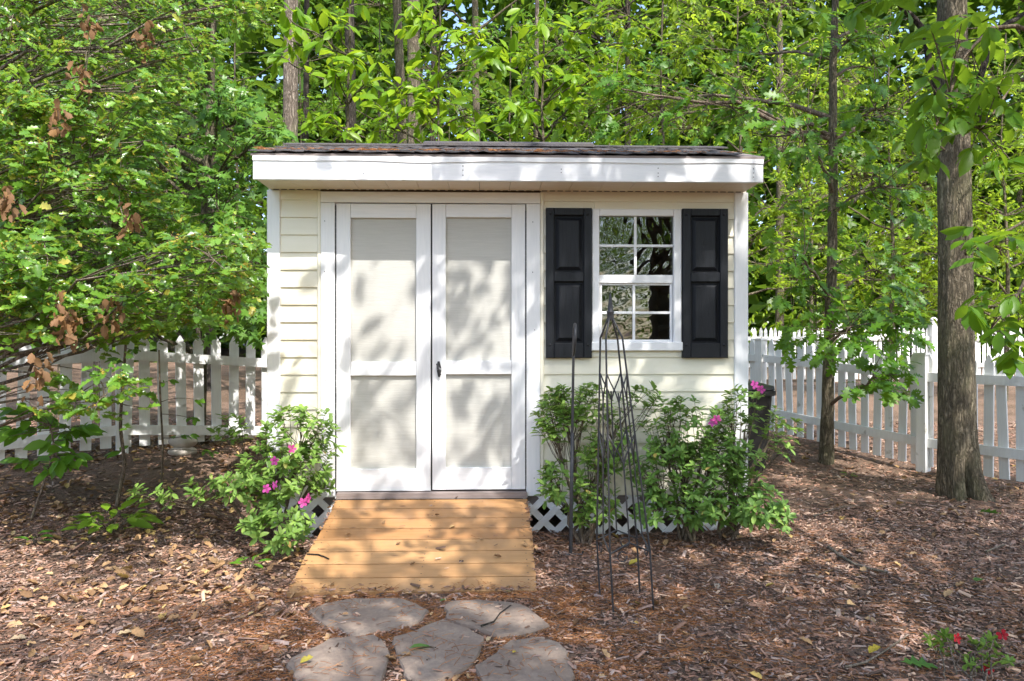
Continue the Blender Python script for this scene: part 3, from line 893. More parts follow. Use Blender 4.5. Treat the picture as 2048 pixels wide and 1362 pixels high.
# ================================================================== FENCES
def picket_mesh(w, h, t=.018, gothic=True):
    hw = w/2
    prof = [(-hw, 0), (hw, 0), (hw, h-.07), (.004, h), (-.004, h), (-hw, h-.07)]
    return MB().prism(prof, 'y', -t/2, t/2).mesh('picket', M['fence'])
def fence(name, label, p0, p1, height, spacing, pw_, post_t, face, rails=(.30, .80), ball=False, post_w=.09, gap=.05, post_h=None, curve=None):
    """p0->p1 on the ground; face: +1/-1 which side the rails are on (left/right of the run)"""
    p0 = np.array(p0); p1 = np.array(p1); d = p1-p0; Ln = np.linalg.norm(d); d /= Ln
    nr = np.array([-d[1], d[0]])*face
    rz = math.atan2(d[1], d[0])
    m_ = p0 + d*Ln/2
    f = thing(name, (m_[0], m_[1], float(gbase(*m_))), label, 'fence', 'white picket fences')
    pm = picket_mesh(pw_, height-gap)
    n = int(Ln/spacing)
    for q in range(n+1):
        c = p0 + d*q*spacing - nr*.012
        obj('picket', pm, f, (c[0], c[1], float(gbase(*c))+gap), (rng.normal(0, .008), rng.normal(0, .013), rz))
    # rails run between posts
    ts = [0] + list(post_t) + [Ln]
    for a_, b__ in zip(ts[:-1], ts[1:]):
        if b__-a_ < .15: continue
        A_, B_ = p0+d*a_, p0+d*b__
        for rr in rails:
            mb = MB(); V = []
            for P_ in (A_, B_):
                g = float(gbase(*P_)) + rr*height
                for off, dz in ((-.002, -.042), (.034, -.042), (.034, .042), (-.002, .042)):
                    q_ = P_ + nr*off
                    V.append((q_[0], q_[1], g+dz))
            mb.add(V, [(0, 1, 2, 3), (4, 7, 6, 5), (0, 4, 5, 1), (1, 5, 6, 2), (2, 6, 7, 3), (3, 7, 4, 0)])
            mb.build('rail', M['fence'], f)
    for t in post_t:
        c = p0+d*t + nr*.02; g = float(gbase(*c)); h = (post_h or height+.02)
        mb = MB(); hw = post_w/2
        mb.box(-hw, hw, -hw, hw, -.1, h); mb.prism([(-hw-.012, -hw-.012), (hw+.012, -hw-.012), (hw+.012, hw+.012), (-hw-.012, hw+.012)], 'z', h, h+.02)
        me = mb.mesh('post', M['fence'])
        po = obj('post', me, f, (c[0], c[1], g), (0, 0, rz))
        if ball:
            bm_ = MB(); path_ = [(0, 0, h+.02), (0, 0, h+.04), (0, 0, h+.055), (0, 0, h+.08), (0, 0, h+.11), (0, 0, h+.14), (0, 0, h+.16), (0, 0, h+.17)]
            bm_.tube(path_, [.03, .03, .05, .068, .075, .062, .035, .005], 14)
            o = obj('ball_finial', bm_.mesh('ball_finial', M['fence'], True), po, (c[0], c[1], g), (0, 0, 0))
            o.parent = po; o.matrix_parent_inverse = (Matrix.Translation((c[0], c[1], g)) @ Matrix.Rotation(rz, 4, 'Z')).inverted()
    return f
rng = np.random.default_rng(9)
# left run
fence('picket_fence', 'white picket fence half hidden by holly, left of the shed', (-4.55, 5.47), (-1.72, 7.3), 1.02, .15, .084, [1.62], -1, rails=(.2, .835))
# right run
P1 = np.array((4.08, 6.72)); dv = np.array((-1.01, 1.95)); dv /= np.linalg.norm(dv)
A_ = P1 - dv*1.75; B_ = P1 + dv*3.0
fence('picket_fence', 'shaded white picket fence receding from the big trunk, right of the shed', tuple(A_), tuple(B_), 1.12, .132, .078, [1.75, 1.75+1.95], 1, rails=(.245, .795), post_h=1.1)
fence('picket_fence', 'sunlit white picket fence with ball capped post, farthest back at the right', (4.6, 16.0), (13.6, 16.0), 1.2, .108, .07, [1.0, 3.1, at(1866, 650, 16).x-4.6, 7.7], -1, rails=(.3, .8), ball=True, post_w=.16, post_h=1.27)

# ================================================================== TREES AND SHRUBS
def seg_path(p0, p1, n, wob, rng, sag=0.0):
    p0 = np.array(p0, float); p1 = np.array(p1, float)
    t = np.linspace(0, 1, n)[:, None]
    P = p0 + (p1-p0)*t
    P[1:-1] += rng.normal(0, wob, (n-2, 3))
    P[:, 2:3] += sag * 4 * t * (1-t)
    return P

def kmeans(pts, k, rng, it=5):
    c = pts[rng.choice(len(pts), k, replace=False)]
    for _ in range(it):
        d = ((pts[:, None]-c[None])**2).sum(-1); lab = d.argmin(1)
        for q in range(k):
            if (lab == q).any(): c[q] = pts[lab == q].mean(0)
    return c, lab

def make_tree(name, label, cat, trunk, targets, K, T, size, nleaf, leafm, barkm, group=None, seed=0, split=False,
              twig=.006, length=.28, droop=.25, flat=1.0, spread=.9, trunk_sides=12, whorl=False, extra=None,
              crown='crown', twigm=None, lift=.35, limb_r=.35, lump=.06, rise=.35):
    """trunk: rows (x, y, z, r); targets: twig ends; limbs run trunk -> hub -> twig ends"""
    rng = np.random.default_rng(seed)
    tr = np.array(trunk, float)
    root = thing(name, tuple(tr[0, :3]), label, cat, group)
    # trunk resampled with a little wander
    ts = np.linspace(0, len(tr)-1, max(8, 4*len(tr)))
    P = np.stack([np.interp(ts, np.arange(len(tr)), tr[:, q]) for q in range(4)], 1)
    P[1:, :2] += np.cumsum(rng.normal(0, .004, (len(P)-1, 2)), 0)
    V, F = tube(P[:, :3], P[:, 3], trunk_sides, lump, rng)
    wood = [(V, F, 0)]
    targets = np.asarray(targets, float)
    K = min(K, len(targets))
    hubs, lab = kmeans(targets, K, rng)
    starts = np.zeros_like(hubs); limbs = []
    for q in range(K):
        h = hubs[q]
        hd = np.linalg.norm(P[:, :2]-h[:2], axis=1)
        want = h[2] - rise*hd - .05
        idx = int(np.abs(P[:, 2]-want).argmin())
        idx = max(1, idx)
        s0 = P[idx, :3]
        ln = np.linalg.norm(h-s0)
        path_ = seg_path(s0, h, 6, ln*.025, rng, ln*.05)
        r0 = min(P[idx, 3]*.7, limb_r*.02*(1+ln*1.3) + twig)
        limbs.append((path_, np.linspace(r0, twig*1.15, 6)))
    tm = twigm or barkm
    for path_, rr in limbs:
        V, F = tube(path_, rr, 6)
        if split: obj('branch', tri_mesh('branch', [(V, F, 0)], [tm], True), root)
        else: wood.append((V, F, 0))
    obj('trunk', tri_mesh('trunk', wood, [barkm], True), root)
    # twigs to every target
    A = np.stack([limbs[l][0][int(rng.integers(3, 6))] for l in lab])
    Bm = (A+targets)/2 + rng.normal(0, .03, A.shape) + np.array([0, 0, 1.])*np.linalg.norm(targets-A, axis=1)[:, None]*.08
    D = targets - Bm
    D = norm(D) + rng.normal(0, .25, D.shape)
    Vt, Ft = bez_tubes(A, Bm, targets, np.full(len(A), twig), np.full(len(A), twig*.35), 3, 5)
    if whorl: Vl, Fl = whorl_leaves(rng, T, targets, D, nleaf, size, lift)
    else: Vl, Fl = sprig_leaves(rng, T, targets, D, nleaf, size, length, droop, flat, spread)
    mats = [leafm, tm]; parts = [(Vl, Fl, 0), (Vt, Ft, 1)]
    if extra:
        for (V, F, m) in extra(rng, targets, D):
            mats.append(m); parts.append((V, F, len(mats)-1))
    obj(crown, tri_mesh(crown, parts, mats), root)
    return root

def leaf_objects(name, T, P, axis, nrm, size, mats, parent):
    """each leaf an object of its own, sharing one mesh"""
    mat_ = mats
    me = tri_mesh(name, [(T[0], T[1], 0)], [mat_])
    axis = norm(np.asarray(axis, float)); side = norm(np.cross(axis, nrm)); n2 = np.cross(side, axis)
    for q in range(len(P)):
        m = Matrix((side[q], axis[q], n2[q])).transposed()
        o = bpy.data.objects.new(name, me)
        o.location = P[q]; o.rotation_euler = m.to_euler(); o.scale = (float(size[q]),)*3
        link(o, parent)

def ellipsoid(rng, n, c, r, shell=.0):
    v = norm(rng.normal(0, 1, (n, 3)))
    u = rng.random((n, 1))**(1/3)
    u = shell + (1-shell)*u
    return np.array(c) + v*u*np.array(r)

def project(P):
    P = np.asarray(P, float)
    d = P - np.array([0, 0, CAM_H])
    dep = d[:, 0]*FWD.x + d[:, 1]*FWD.y
    u = (d[:, 0]*RGT.x + d[:, 1]*RGT.y)/np.maximum(dep, 1e-3)
    return CX + u*F_PX, HORIZON - d[:, 2]/np.maximum(dep, 1e-3)*F_PX, dep

def gnd(px, Y, dz=0):
    p = at(px, HORIZON, Y); return (p.x, p.y, float(gbase(p.x, p.y)) + dz)

# ---- the big tree on the right
rng = np.random.default_rng(30)
bt = thing('big_tree', gpt(1938, 1000), 'thick grey trunked tree with a flared hollow base, nearest trunk at right', 'tree')
bx, by, bz = bt.location
by += .12
nn_ = 22; m_ = 60
V = []
hs = [-.06, 0, .05, .1, .17, .25, .34, .45, .6, .8, 1.1, 1.5, 1.9, 2.4, 2.9, 3.4, 4.0, 4.8, 5.6, 6.6, 8, 9.5]
for q, h in enumerate(hs):
    rad = .136 - .008*h
    fl = math.exp(-max(h, 0)/.19)
    cxh = bx - .012 - .003*h + .0*h + .035*fl; cyh = by + .012*h
    for k in range(m_):
        a = 2*math.pi*k/m_
        rr = rad*(1 + .03*math.sin(3*a+h*2) + .02*math.sin(5*a-h*3))
        # root flare: lobes towards front right, left and back, with a cleft at the front
        lob = .75*math.exp(-((((a-5.35+math.pi) % (2*math.pi))-math.pi)/.5)**2) + .42*math.exp(-((((a-4.0+math.pi) % (2*math.pi))-math.pi)/.42)**2) + .4*math.exp(-((((a-.3+math.pi) % (2*math.pi))-math.pi)/.6)**2) + .4*math.exp(-((((a-2.2+math.pi) % (2*math.pi))-math.pi)/.6)**2)
        rr *= 1 + fl*lob
        cl = math.exp(-((((a-4.62+math.pi) % (2*math.pi))-math.pi)/.16)**2) * math.exp(-(max(h, 0)/.3)**2)
        rr *= 1 - .62*cl
        rr += .0035*math.sin(k*math.pi) + rng.normal(0, .0025)
        V.append((cxh + rr*math.cos(a), cyh + rr*math.sin(a), bz + h))
Fq = [(q*m_+k, q*m_+(k+1) % m_, (q+1)*m_+(k+1) % m_, (q+1)*m_+k) for q in range(len(hs)-1) for k in range(m_)]
MB().add(V, Fq).build('trunk', M['bark'], bt, True)
def limb(parent, pts, r0, r1, mat, name='branch'):
    P = np.array(pts, float); t = np.linspace(0, len(P)-1, 14)
    Q = np.stack([np.interp(t, np.arange(len(P)), P[:, q]) for q in range(3)], 1)
    Q[1:-1] += rng.normal(0, .008, (12, 3))
    V, F = tube(Q, np.linspace(r0, r1, 14), 7)
    return obj(name, tri_mesh(name, [(V, F, 0)], [mat], True), parent)
limb(bt, [(bx-.05, by, bz+2.75), at(1840, 45, by), at(1790, 5, by-.1), at(1700, -60, by-.3)], .03, .012, M['bark_dark'])
limb(bt, [(bx+.05, by, bz+3.0), at(1990, 60, by+.2), at(2100, 0, by+.4)], .03, .014, M['bark_dark'])
# its crown, high above the frame
tg = np.concatenate([ellipsoid(rng, 260, (bx+.3, by+.6, 7.2), (2.4, 1.9, 1.8))])
P_, D_ = tg, norm(rng.normal(0, 1, tg.shape)*np.array([1, 1, .3]))
V, F = sprig_leaves(rng, L_OVATE, P_, D_, 9, .13, .35)
A0 = np.stack([np.full(len(tg), bx-.04), np.full(len(tg), by+.08), np.clip(tg[:, 2]-.8, 4.5, 8.5)+bz], 1)
Vt, Ft = bez_tubes(A0, (A0+tg)/2+np.array([0, 0, .3]), tg, np.full(len(tg), .014), np.full(len(tg), .003), 3, 5)
obj('crown', tri_mesh('crown', [(V, F, 0), (Vt, Ft, 1)], [M['leaf_wood'], M['bark_dark']]), bt)

# ---- young oak right of the shed
oy = gpt(1652, 926).y
ox = gpt(1652, 926).x; oz = gpt(1652, 926).z
rng = np.random.default_rng(31)
tx = lambda px, py, Y: list(at(px, py, Y))
otr = [(ox, oy, oz-.03, .075), (*at(1655, 800, oy), .058), (*at(1660, 640, oy), .05), (*at(1664, 480, oy), .046), (*at(1662, 330, oy), .042), (*at(1664, 150, oy), .036), (*at(1668, -20, oy), .03), (*at(1672, -200, oy), .02)]
tg = []
def cloud(n, x0, x1, y0, y1, Y0, Y1):
    px = rng.uniform(x0, x1, n); py = rng.uniform(y0, y1, n); Y = rng.uniform(Y0, Y1, n)
    return np.array([at(a_, b__, c__) for a_, b__, c__ in zip(px, py, Y)])
tg = np.concatenate([cloud(70, 1490, 1900, 20, 260, oy-1.0, oy+1.2), cloud(75, 1500, 1880, 240, 470, oy-1.2, oy+1.2),
                     cloud(55, 1500, 1850, 470, 640, oy-1.2, oy+1.0), cloud(30, 1640, 1860, 620, 740, oy-1.3, oy+.1), cloud(16, 1700, 1840, 720, 800, oy-1.3, oy-.5), cloud(10, 1500, 1640, 640, 720, oy-.9, oy+.5),
                     cloud(60, 1180, 1500, 90, 290, oy-.3, oy+1.2)])
make_tree('oak_tree', 'slender young oak with lobed leaves between shed and big trunk', 'tree', otr, tg, 20, L_OAK, .135, 8, M['leaf_oak'], M['bark'], seed=32, split=True, twig=.005, length=.26, droop=.35, rise=.25, twigm=M['twig'])

# ---- hickory whose boughs hang into the frame at the right
rng = np.random.default_rng(33)
def compound(rng, centres, n_lf=5, size=.14):
    """hickory leaves: five to seven leaflets fanned from a stalk"""
    N_ = len(centres)
    st = norm(rng.normal(0, 1, (N_, 3))*np.array([1, .9, .35]) + np.array([-.25, -.2, -.35]))
    sd = norm(np.cross(st, np.array([0, 0, 1.]))+1e-6)
    ang_ = np.linspace(-1.15, 1.15, n_lf)[None]*np.ones((N_, 1)) + rng.normal(0, .12, (N_, n_lf))
    ax = st[:, None]*np.cos(ang_)[..., None] + sd[:, None]*np.sin(ang_)[..., None] + rng.normal(0, .12, (N_, n_lf, 3))
    ax[..., 2] -= .25
    nr = np.array([0, 0, 1.]) + rng.normal(0, .4, (N_, n_lf, 3))
    sz = size*(1-.35*np.abs(np.linspace(-1, 1, n_lf)))[None]*(.75+.5*rng.random((N_, n_lf)))
    pos = centres[:, None]*np.ones((1, n_lf, 1)) + st[:, None]*(-.05*np.abs(np.linspace(-1, 1, n_lf)))[None, :, None]
    V, F = place(L_LONG, pos.reshape(-1, 3), ax.reshape(-1, 3), nr.reshape(-1, 3), sz.ravel())
    return V, F, st
hy, hx = 3.3, 3.35
hroot = thing('hickory_tree', (hx, hy, float(gz(hx, hy))), 'hickory with big dark leaflets hanging before the thick trunk, top right', 'tree')
V, F = tube([(hx, hy, -.05), (hx, hy, 1.5), (hx+.03, hy, 3.5), (hx, hy-.1, 6.0)], [.09, .075, .06, .04], 10)
obj('trunk', tri_mesh('trunk', [(V, F, 0)], [M['bark']], True), hroot)
boughs = [([tx(2000, 40, 3.2), tx(1930, 110, 3.1), tx(1890, 210, 3.0), tx(1850, 300, 2.95)], (1850, 1990, 20, 270, 30)),
          ([tx(2030, 150, 3.3), tx(2000, 210, 3.2), tx(1960, 260, 3.1)], (1900, 2048, 150, 330, 16)),
          ([tx(1900, -60, 3.0), tx(1800, -30, 2.9), tx(1730, 5, 2.8)], (1690, 1860, -60, 30, 12)),
          ([tx(2090, 480, 3.3), tx(2030, 600, 3.2), tx(1980, 660, 3.1)], (1940, 2048, 590, 730, 16)),
          ([tx(2090, 420, 3.6), tx(2000, 470, 3.6), tx(1930, 510, 3.5)], (1915, 2040, 440, 530, 7)),
          ([tx(1890, 300, 3.0), tx(1850, 270, 3.0)], (1820, 1900, 240, 330, 6))]
cen = []
for q, (pth, (x0, x1, y0, y1, n)) in enumerate(boughs):
    start = [hx, hy, pth[0][2]-.3] if q < 5 else list(pth[0])
    P = np.array([start] + pth)
    t = np.linspace(0, len(P)-1, 14)
    Q = np.stack([np.interp(t, np.arange(len(P)), P[:, c]) for c in range(3)], 1)
    V, F = tube(Q, np.linspace(.013 if q < 5 else .006, .003, 14), 6)
    obj('branch', tri_mesh('branch', [(V, F, 0)], [M['twig']], True), hroot)
    c = cloud(n, x0, x1, y0, y1, 2.75 if q < 5 else 2.8, 3.35)
    near = Q[np.abs(c[:, None]-Q[None]).sum(-1).argmin(1)]
    for e in range(n):
        V, F, st = compound(rng, c[e:e+1], 5, .125)
        Vt, Ft = bez_tubes(near[e:e+1], (near[e:e+1]+c[e:e+1])/2+np.array([0, 0, .02]), c[e:e+1], np.full(1, .003), np.full(1, .0018), 4, 5)
        obj('leaf', tri_mesh('leaf', [(V, F, 0), (Vt, Ft, 1)], [M['leaf_hick'], M['twig']]), hroot)
    cen.append(c)
hc = ellipsoid(rng, 100, (hx+1.3, hy+1.6, 5.6), (1.3, 1.4, 1.3))
V, F, st = compound(rng, hc, 7, .17)
A0 = np.stack([np.full(len(hc), hx), np.full(len(hc), hy-.05), np.clip(hc[:, 2]-.6, 3, 5.8)], 1)
Vt, Ft = bez_tubes(A0, (A0+hc)/2, hc, np.full(len(hc), .01), np.full(len(hc), .003), 3, 5)
obj('crown', tri_mesh('crown', [(V, F, 0), (Vt, Ft, 1)], [M['leaf_hick'], M['twig']]), hroot)

# ---- holly on the left
rng = np.random.default_rng(40)
n = 7600
cand = np.stack([rng.uniform(-5.2, -1.35, n), rng.uniform(3.4, 5.7, n), rng.uniform(.5, 4.7, n)], 1)
px, py, dep = project(cand)
low = np.interp(px, [-400, -60, 0, 40, 330, 480, 530, 560], [860, 850, 780, 690, 670, 645, 635, 300])
band = (py > 690) & (py < 770) & (px > 60) & (px < 520) & (rng.random(n) > .25)
right_edge = np.interp(py, [-300, 0, 120, 260, 400, 520, 600, 700, 900], [560, 560, 430, 360, 360, 470, 545, 540, 340])
lim = px < right_edge
dens = np.where(px < -40, .3, 1.0)
hole = np.sin(cand[:, 0]*3.3+cand[:, 2]*2.1)*np.sin(cand[:, 2]*3.9-cand[:, 0]*1.7+cand[:, 1]*1.3)
ok = (py < low) & lim & ~band & (px > -230) & (cand[:, 1] > 3.3 + .5*(cand[:, 2]-1.1)) & (rng.random(n) < dens) & (hole > -.42) & (cand[:, 2] < 3.75)
tg = np.concatenate([cand[ok], cloud(34, 75, 305, 750, 830, 3.5, 4.1), cloud(300, 0, 525, 460, 630, 3.4, 4.5), cloud(120, -20, 330, 160, 400, 4.1, 4.6)])
def sunlit(pts, px, py, rad):                     # openings between the boughs where the sun reaches the ground plants
    b = np.array(gpt(px, py)); rel = pts - b; al = rel @ np.array(SUN)
    return np.linalg.norm(rel - al[:, None]*np.array(SUN), axis=1) < rad
tg = tg[~(sunlit(tg, 222, 1055, .2) | sunlit(tg, 68, 1085, .12))]
tg = np.concatenate([tg, cloud(70, -10, 300, 560, 690, 3.7, 4.4)])
def holly_extra(rng, P, D):
    # small cream blossom clusters and a few dead brown leaves
    sel = rng.random(len(P)) < .7
    c = P[sel] - norm(D[sel])*.08
    c = np.repeat(c, 9, 0) + rng.normal(0, .014, (sel.sum()*9, 3))
    V, F = place(L_DIA, c, rng.normal(0, 1, c.shape), rng.normal(0, 1, c.shape), .016*(.6+.8*rng.random(len(c))))
    return [(V, F, M['blossom'])]
htr = [(-4.1, 4.9, .12, .11), (-4.05, 4.88, 1.2, .095), (-4.0, 4.85, 2.6, .075), (-3.95, 4.8, 4.4, .04)]
holly = make_tree('holly_tree', 'dense glossy holly with spiny leaves filling the left side', 'tree', htr, tg, 90, L_HOLLY, .056, 13, M['leaf_holly'], M['bark_pale'], seed=41, limb_r=.12, twig=.0042, length=.24, droop=.12, spread=1.1, twigm=M['twig_pale'], extra=holly_extra, rise=.3, crown='foliage')
for (a_, b__, c__) in ((128, 622, 3.5), (142, 660, 3.48), (222, 628, 3.55), (178, 50, 4.2), (290, 75, 4.3), (120, 235, 3.9), (470, 600, 3.9), (16, 400, 3.6), (265, 435, 3.75), (75, 745, 3.5), (160, 150, 4.1)):
    c = np.array(at(a_, b__, c__)); m_ = 22
    P = c + rng.normal(0, 1, (m_, 3))*np.array([.026, .026, .045])
    ax = rng.normal(0, .5, (m_, 3)); ax[:, 2] -= 1
    leaf_objects('dead_leaf', L_DEAD, P, ax, rng.normal(0, 1, (m_, 3)), .052*(.6+.7*rng.random(m_)), M['brown_leaf'], holly)

# ---- sweetgum between holly and shed
rng = np.random.default_rng(44)
n = 1500
cand = np.stack([rng.uniform(-4.8, -1.4, n), rng.uniform(5.6, 8.0, n), rng.uniform(.7, 5.4, n)], 1)
px, py, dep = project(cand)
lim = np.interp(py, [-300, 60, 200, 280, 330, 420, 900], [400, 420, 530, 600, 545, 535, 540])
ok = (px < lim) & (px > 60) & (py < 690) & (py > -120)
tg = cand[ok]
make_tree('sweetgum_tree', 'bushy sweetgum with star shaped leaves between holly and shed corner', 'tree', [(-2.75, 6.9, .2, .06), (-2.7, 6.85, 1.6, .05), (-2.6, 6.8, 3.2, .04), (-2.55, 6.8, 5.2, .02)], tg, 44, L_STAR, .1, 10, M['leaf_gum'], M['bark'], seed=45, twig=.005, length=.3, droop=.4, twigm=M['twig'])

# ---- woodland trunks behind the shed
def forest_trunk(px, Y, wpx, label, mat, seed, lean=0, top=13, crown_z=(7.5, 12), n=60, leaf='leaf_wood', kink=0):
    rng = np.random.default_rng(seed)
    p = at(px, 300, Y); x = p.x; z0 = float(gbase(x, Y)); r = wpx*Y/F_PX/2
    zt = p.z
    tr = [(x - lean*zt, Y, z0-.05, r*1.35), (x-lean*zt*.8, Y, z0+.4, r*1.1), (x+kink*.4-lean*zt*.3, Y, zt*.6, r), (x+kink, Y, zt, r*.96), (x+lean*(top-zt)*.5, Y, (zt+top)/2, r*.75), (x+lean*(top-zt), Y, top, r*.3)]
    tg = ellipsoid(rng, n, (x+lean*(top-zt)*.6, Y, sum(crown_z)/2), (2.6, 2.4, (crown_z[1]-crown_z[0])/2))
    return make_tree('woodland_tree', label, 'tree', tr, tg, 12, L_OVATE, .16, 7, M[leaf], M[mat], 'woodland trees behind the shed', seed, twig=.008, length=.4)
forest_trunk(585, 9.6, 31, 'straight pale grey trunk rising behind the left end of the shed roof', 'bark_pale', 50, .004)
forest_trunk(704, 11.5, 22, 'dark straight trunk behind the shed, right of the pale grey one', 'bark_dark', 51, -.012)
forest_trunk(828, 12.5, 29, 'stout brown trunk of a leaning pair behind the middle of the roof', 'bark', 52, -.01)
forest_trunk(803, 13.4, 20, 'slimmer trunk crossing behind the stout brown one', 'bark', 53, -.035)
forest_trunk(952, 16, 16, 'thin grey trunk against the blue sky gap', 'bark', 54, -.01)
forest_trunk(1070, 9.0, 10, 'thin pale sapling stem right of the blue sky gap', 'bark_pale', 55, .0, top=8.5, crown_z=(6, 8.5), n=50)
forest_trunk(628, 12.6, 12, 'thin crooked dark trunk just right of the pale grey trunk', 'bark_dark', 56, -.03, kink=-.15)
forest_trunk(1215, 17, 12, 'left one of two thin dark trunks deep behind the roof', 'bark_dark', 57, .0)
forest_trunk(1257, 18, 14, 'right one of two thin dark trunks deep behind the roof', 'bark_dark', 58, .0)
forest_trunk(205, 9.2, 34, 'grey trunk glimpsed through the holly at upper left', 'bark_pale', 59, .01)
forest_trunk(2036, 24, 16, 'forked grey trunk at the top right corner beyond the fence', 'bark', 60, .0)
forest_trunk(865, 15, 13, 'slim dark trunk low behind the middle of the roof', 'bark_dark', 61, .01)
forest_trunk(1560, 21, 16, 'thin trunk far behind the young oak', 'bark', 62, .0)
forest_trunk(420, 13, 18, 'grey trunk deep behind the sweetgum', 'bark_dark', 63, .0)

# ---- understory trees that fill the view with leaves
def understory(px, Y, h, zlow, rx, ry, label, leaf, T, size, n, nleaf, seed, clouds=None, twig=.006, droop=.35, length=.35, mat='bark'):
    rng = np.random.default_rng(seed)
    x = at(px, 300, Y).x; z0 = float(gbase(x, Y))
    tg = ellipsoid(rng, n, (x, Y, z0+(zlow+h)/2), (rx, ry, (h-zlow)/2))
    # clumps: keep what falls in noisy lumps so that gaps stay open
    v = np.sin(tg[:, 0]*2.3+seed)+np.sin(tg[:, 1]*2.7+seed*2)+np.sin(tg[:, 2]*3.1+seed*3)
    tg = tg[v > -1.0]
    if clouds:
        tg = np.concatenate([np.array([at(rng.uniform(a_, b__), rng.uniform(c__, d__), rng.uniform(Y-.45, Y+.45)) for _ in range(k_)]) for k_, a_, b__, c__, d__ in clouds])
    else:
        T, nleaf, size = L_HEX, nleaf+5, size*.82
    tr = [(x, Y, z0-.05, .02+h*.004), (x+.05, Y, z0+h*.35, .018+h*.002), (x-.03, Y+.05, z0+h*.7, .014), (x, Y, z0+h*.97, .01)]
    return make_tree('understory_tree', label, 'tree', tr, tg, 16, T, size, nleaf, M[leaf], M[mat], 'leafy understory trees', seed, twig=twig, length=length, droop=droop, twigm=M['twig'])
U = [
 (695, 8.0, 4.9, 2.3, .75, .7, 'lime green broad leaved sapling over the left end of the roof', 'leaf_lime', L_LONG, .19, 55, 8, 70, ((24, 540, 730, 5, 130), (9, 605, 720, 215, 270), (7, 650, 760, 150, 205))),
 (880, 8.2, 5.0, 2.3, 1.2, .7, 'lime green broad leaved sapling over the middle of the roof', 'leaf_lime', L_LONG, .19, 62, 8, 71, ((26, 800, 1010, -10, 140), (18, 720, 1000, 175, 265), (9, 775, 860, 70, 250))),
 (1090, 8.3, 5.4, 2.4, 1.1, .7, 'lime green broad leaved sapling over the right half of the roof', 'leaf_lime', L_LONG, .19, 85, 8, 72, ((34, 1010, 1290, 10, 170), (24, 1000, 1180, 175, 285))),
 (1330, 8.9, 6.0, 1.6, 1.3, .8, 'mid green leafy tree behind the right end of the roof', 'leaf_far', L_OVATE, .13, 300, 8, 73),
 (760, 14.0, 8.0, 1.0, 2.1, .8, 'mid green understory tree behind the twin brown trunks', 'leaf_wood', L_OVATE, .12, 330, 8, 74),
 (470, 12.0, 7.4, 1.0, 1.9, .9, 'mid green understory tree behind the pale grey trunk', 'leaf_wood', L_OVATE, .13, 330, 8, 75),
 (1020, 12.5, 7.0, 1.0, 1.8, .9, 'mid green understory tree right of the blue sky gap', 'leaf_wood', L_OVATE, .13, 340, 8, 76),
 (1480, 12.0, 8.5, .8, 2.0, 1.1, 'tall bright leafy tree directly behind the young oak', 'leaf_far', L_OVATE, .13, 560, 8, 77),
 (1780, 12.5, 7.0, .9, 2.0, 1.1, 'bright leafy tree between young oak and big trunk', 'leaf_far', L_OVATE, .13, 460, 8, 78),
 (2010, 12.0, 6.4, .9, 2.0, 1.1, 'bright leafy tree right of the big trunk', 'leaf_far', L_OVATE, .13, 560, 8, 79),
 (120, 9.5, 6.5, .8, 1.9, 1.0, 'mid green understory tree behind the holly', 'leaf_wood', L_OVATE, .13, 380, 8, 80),
 (-150, 8.5, 6.5, .6, 1.8, 1.0, 'mid green tree at the far left edge behind the fence', 'leaf_wood', L_OVATE, .13, 260, 8, 81),
 (600, 15.5, 9.5, .6, 2.6, 1.2, 'dense far tree seen left of the dark straight trunk', 'leaf_wood', L_OVATE, .17, 420, 8, 82),
 (900, 18, 7.5, .6, 2.8, 1.2, 'dense far tree low behind the blue sky gap', 'leaf_wood', L_OVATE, .18, 380, 8, 83),
 (1220, 16, 9.5, .6, 2.6, 1.2, 'dense far tree behind the two thin dark trunks', 'leaf_wood', L_OVATE, .17, 460, 8, 84),
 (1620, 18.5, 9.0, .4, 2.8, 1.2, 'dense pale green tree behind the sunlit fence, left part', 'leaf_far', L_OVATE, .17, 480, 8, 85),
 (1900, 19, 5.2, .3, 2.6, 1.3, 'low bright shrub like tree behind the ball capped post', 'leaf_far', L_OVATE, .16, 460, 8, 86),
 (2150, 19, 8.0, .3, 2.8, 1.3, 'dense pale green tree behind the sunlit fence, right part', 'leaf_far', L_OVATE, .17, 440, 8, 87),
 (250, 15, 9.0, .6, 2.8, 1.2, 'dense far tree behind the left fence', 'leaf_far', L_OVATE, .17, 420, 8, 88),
]
for u in U: understory(*u)

# ---- far wood, one mass
rng = np.random.default_rng(90)
n = 170000
P = np.stack([rng.uniform(-26, 34, n), rng.uniform(22, 34, n), rng.random(n)**1.1*18 + .5], 1)
v = np.sin(P[:, 0]*.9)+np.sin(P[:, 1]*.8+1)+np.sin(P[:, 2]*1.1+P[:, 0]*.3)
px, py, dep = project(P)
gap = (np.exp(-(((px-940)/75)**2 + ((py-60)/75)**2)) + np.exp(-(((px-1790)/90)**2 + ((py-110)/120)**2))*.9 + np.exp(-(((px-1985)/40)**2 + ((py-20)/50)**2))) > rng.uniform(.15, 1.1, n)
keep = (v > -.9) & ~gap
P = P[keep]
V, F = place(L_DIA, P, rng.normal(0, 1, P.shape)*np.array([1, 1, .5])-np.array([0, 0, .3]), rng.normal(0, .6, P.shape)+np.array([0, -.2, 1]), .6*(.6+.7*rng.random(len(P))))
far = obj('far_wood', tri_mesh('far_wood', [(V, F, 0)], [M['leaf_shade']]))
tag(far, 'far off wood of leaves darkened like shaded gaps, closing the view', 'woodland', kind='stuff')

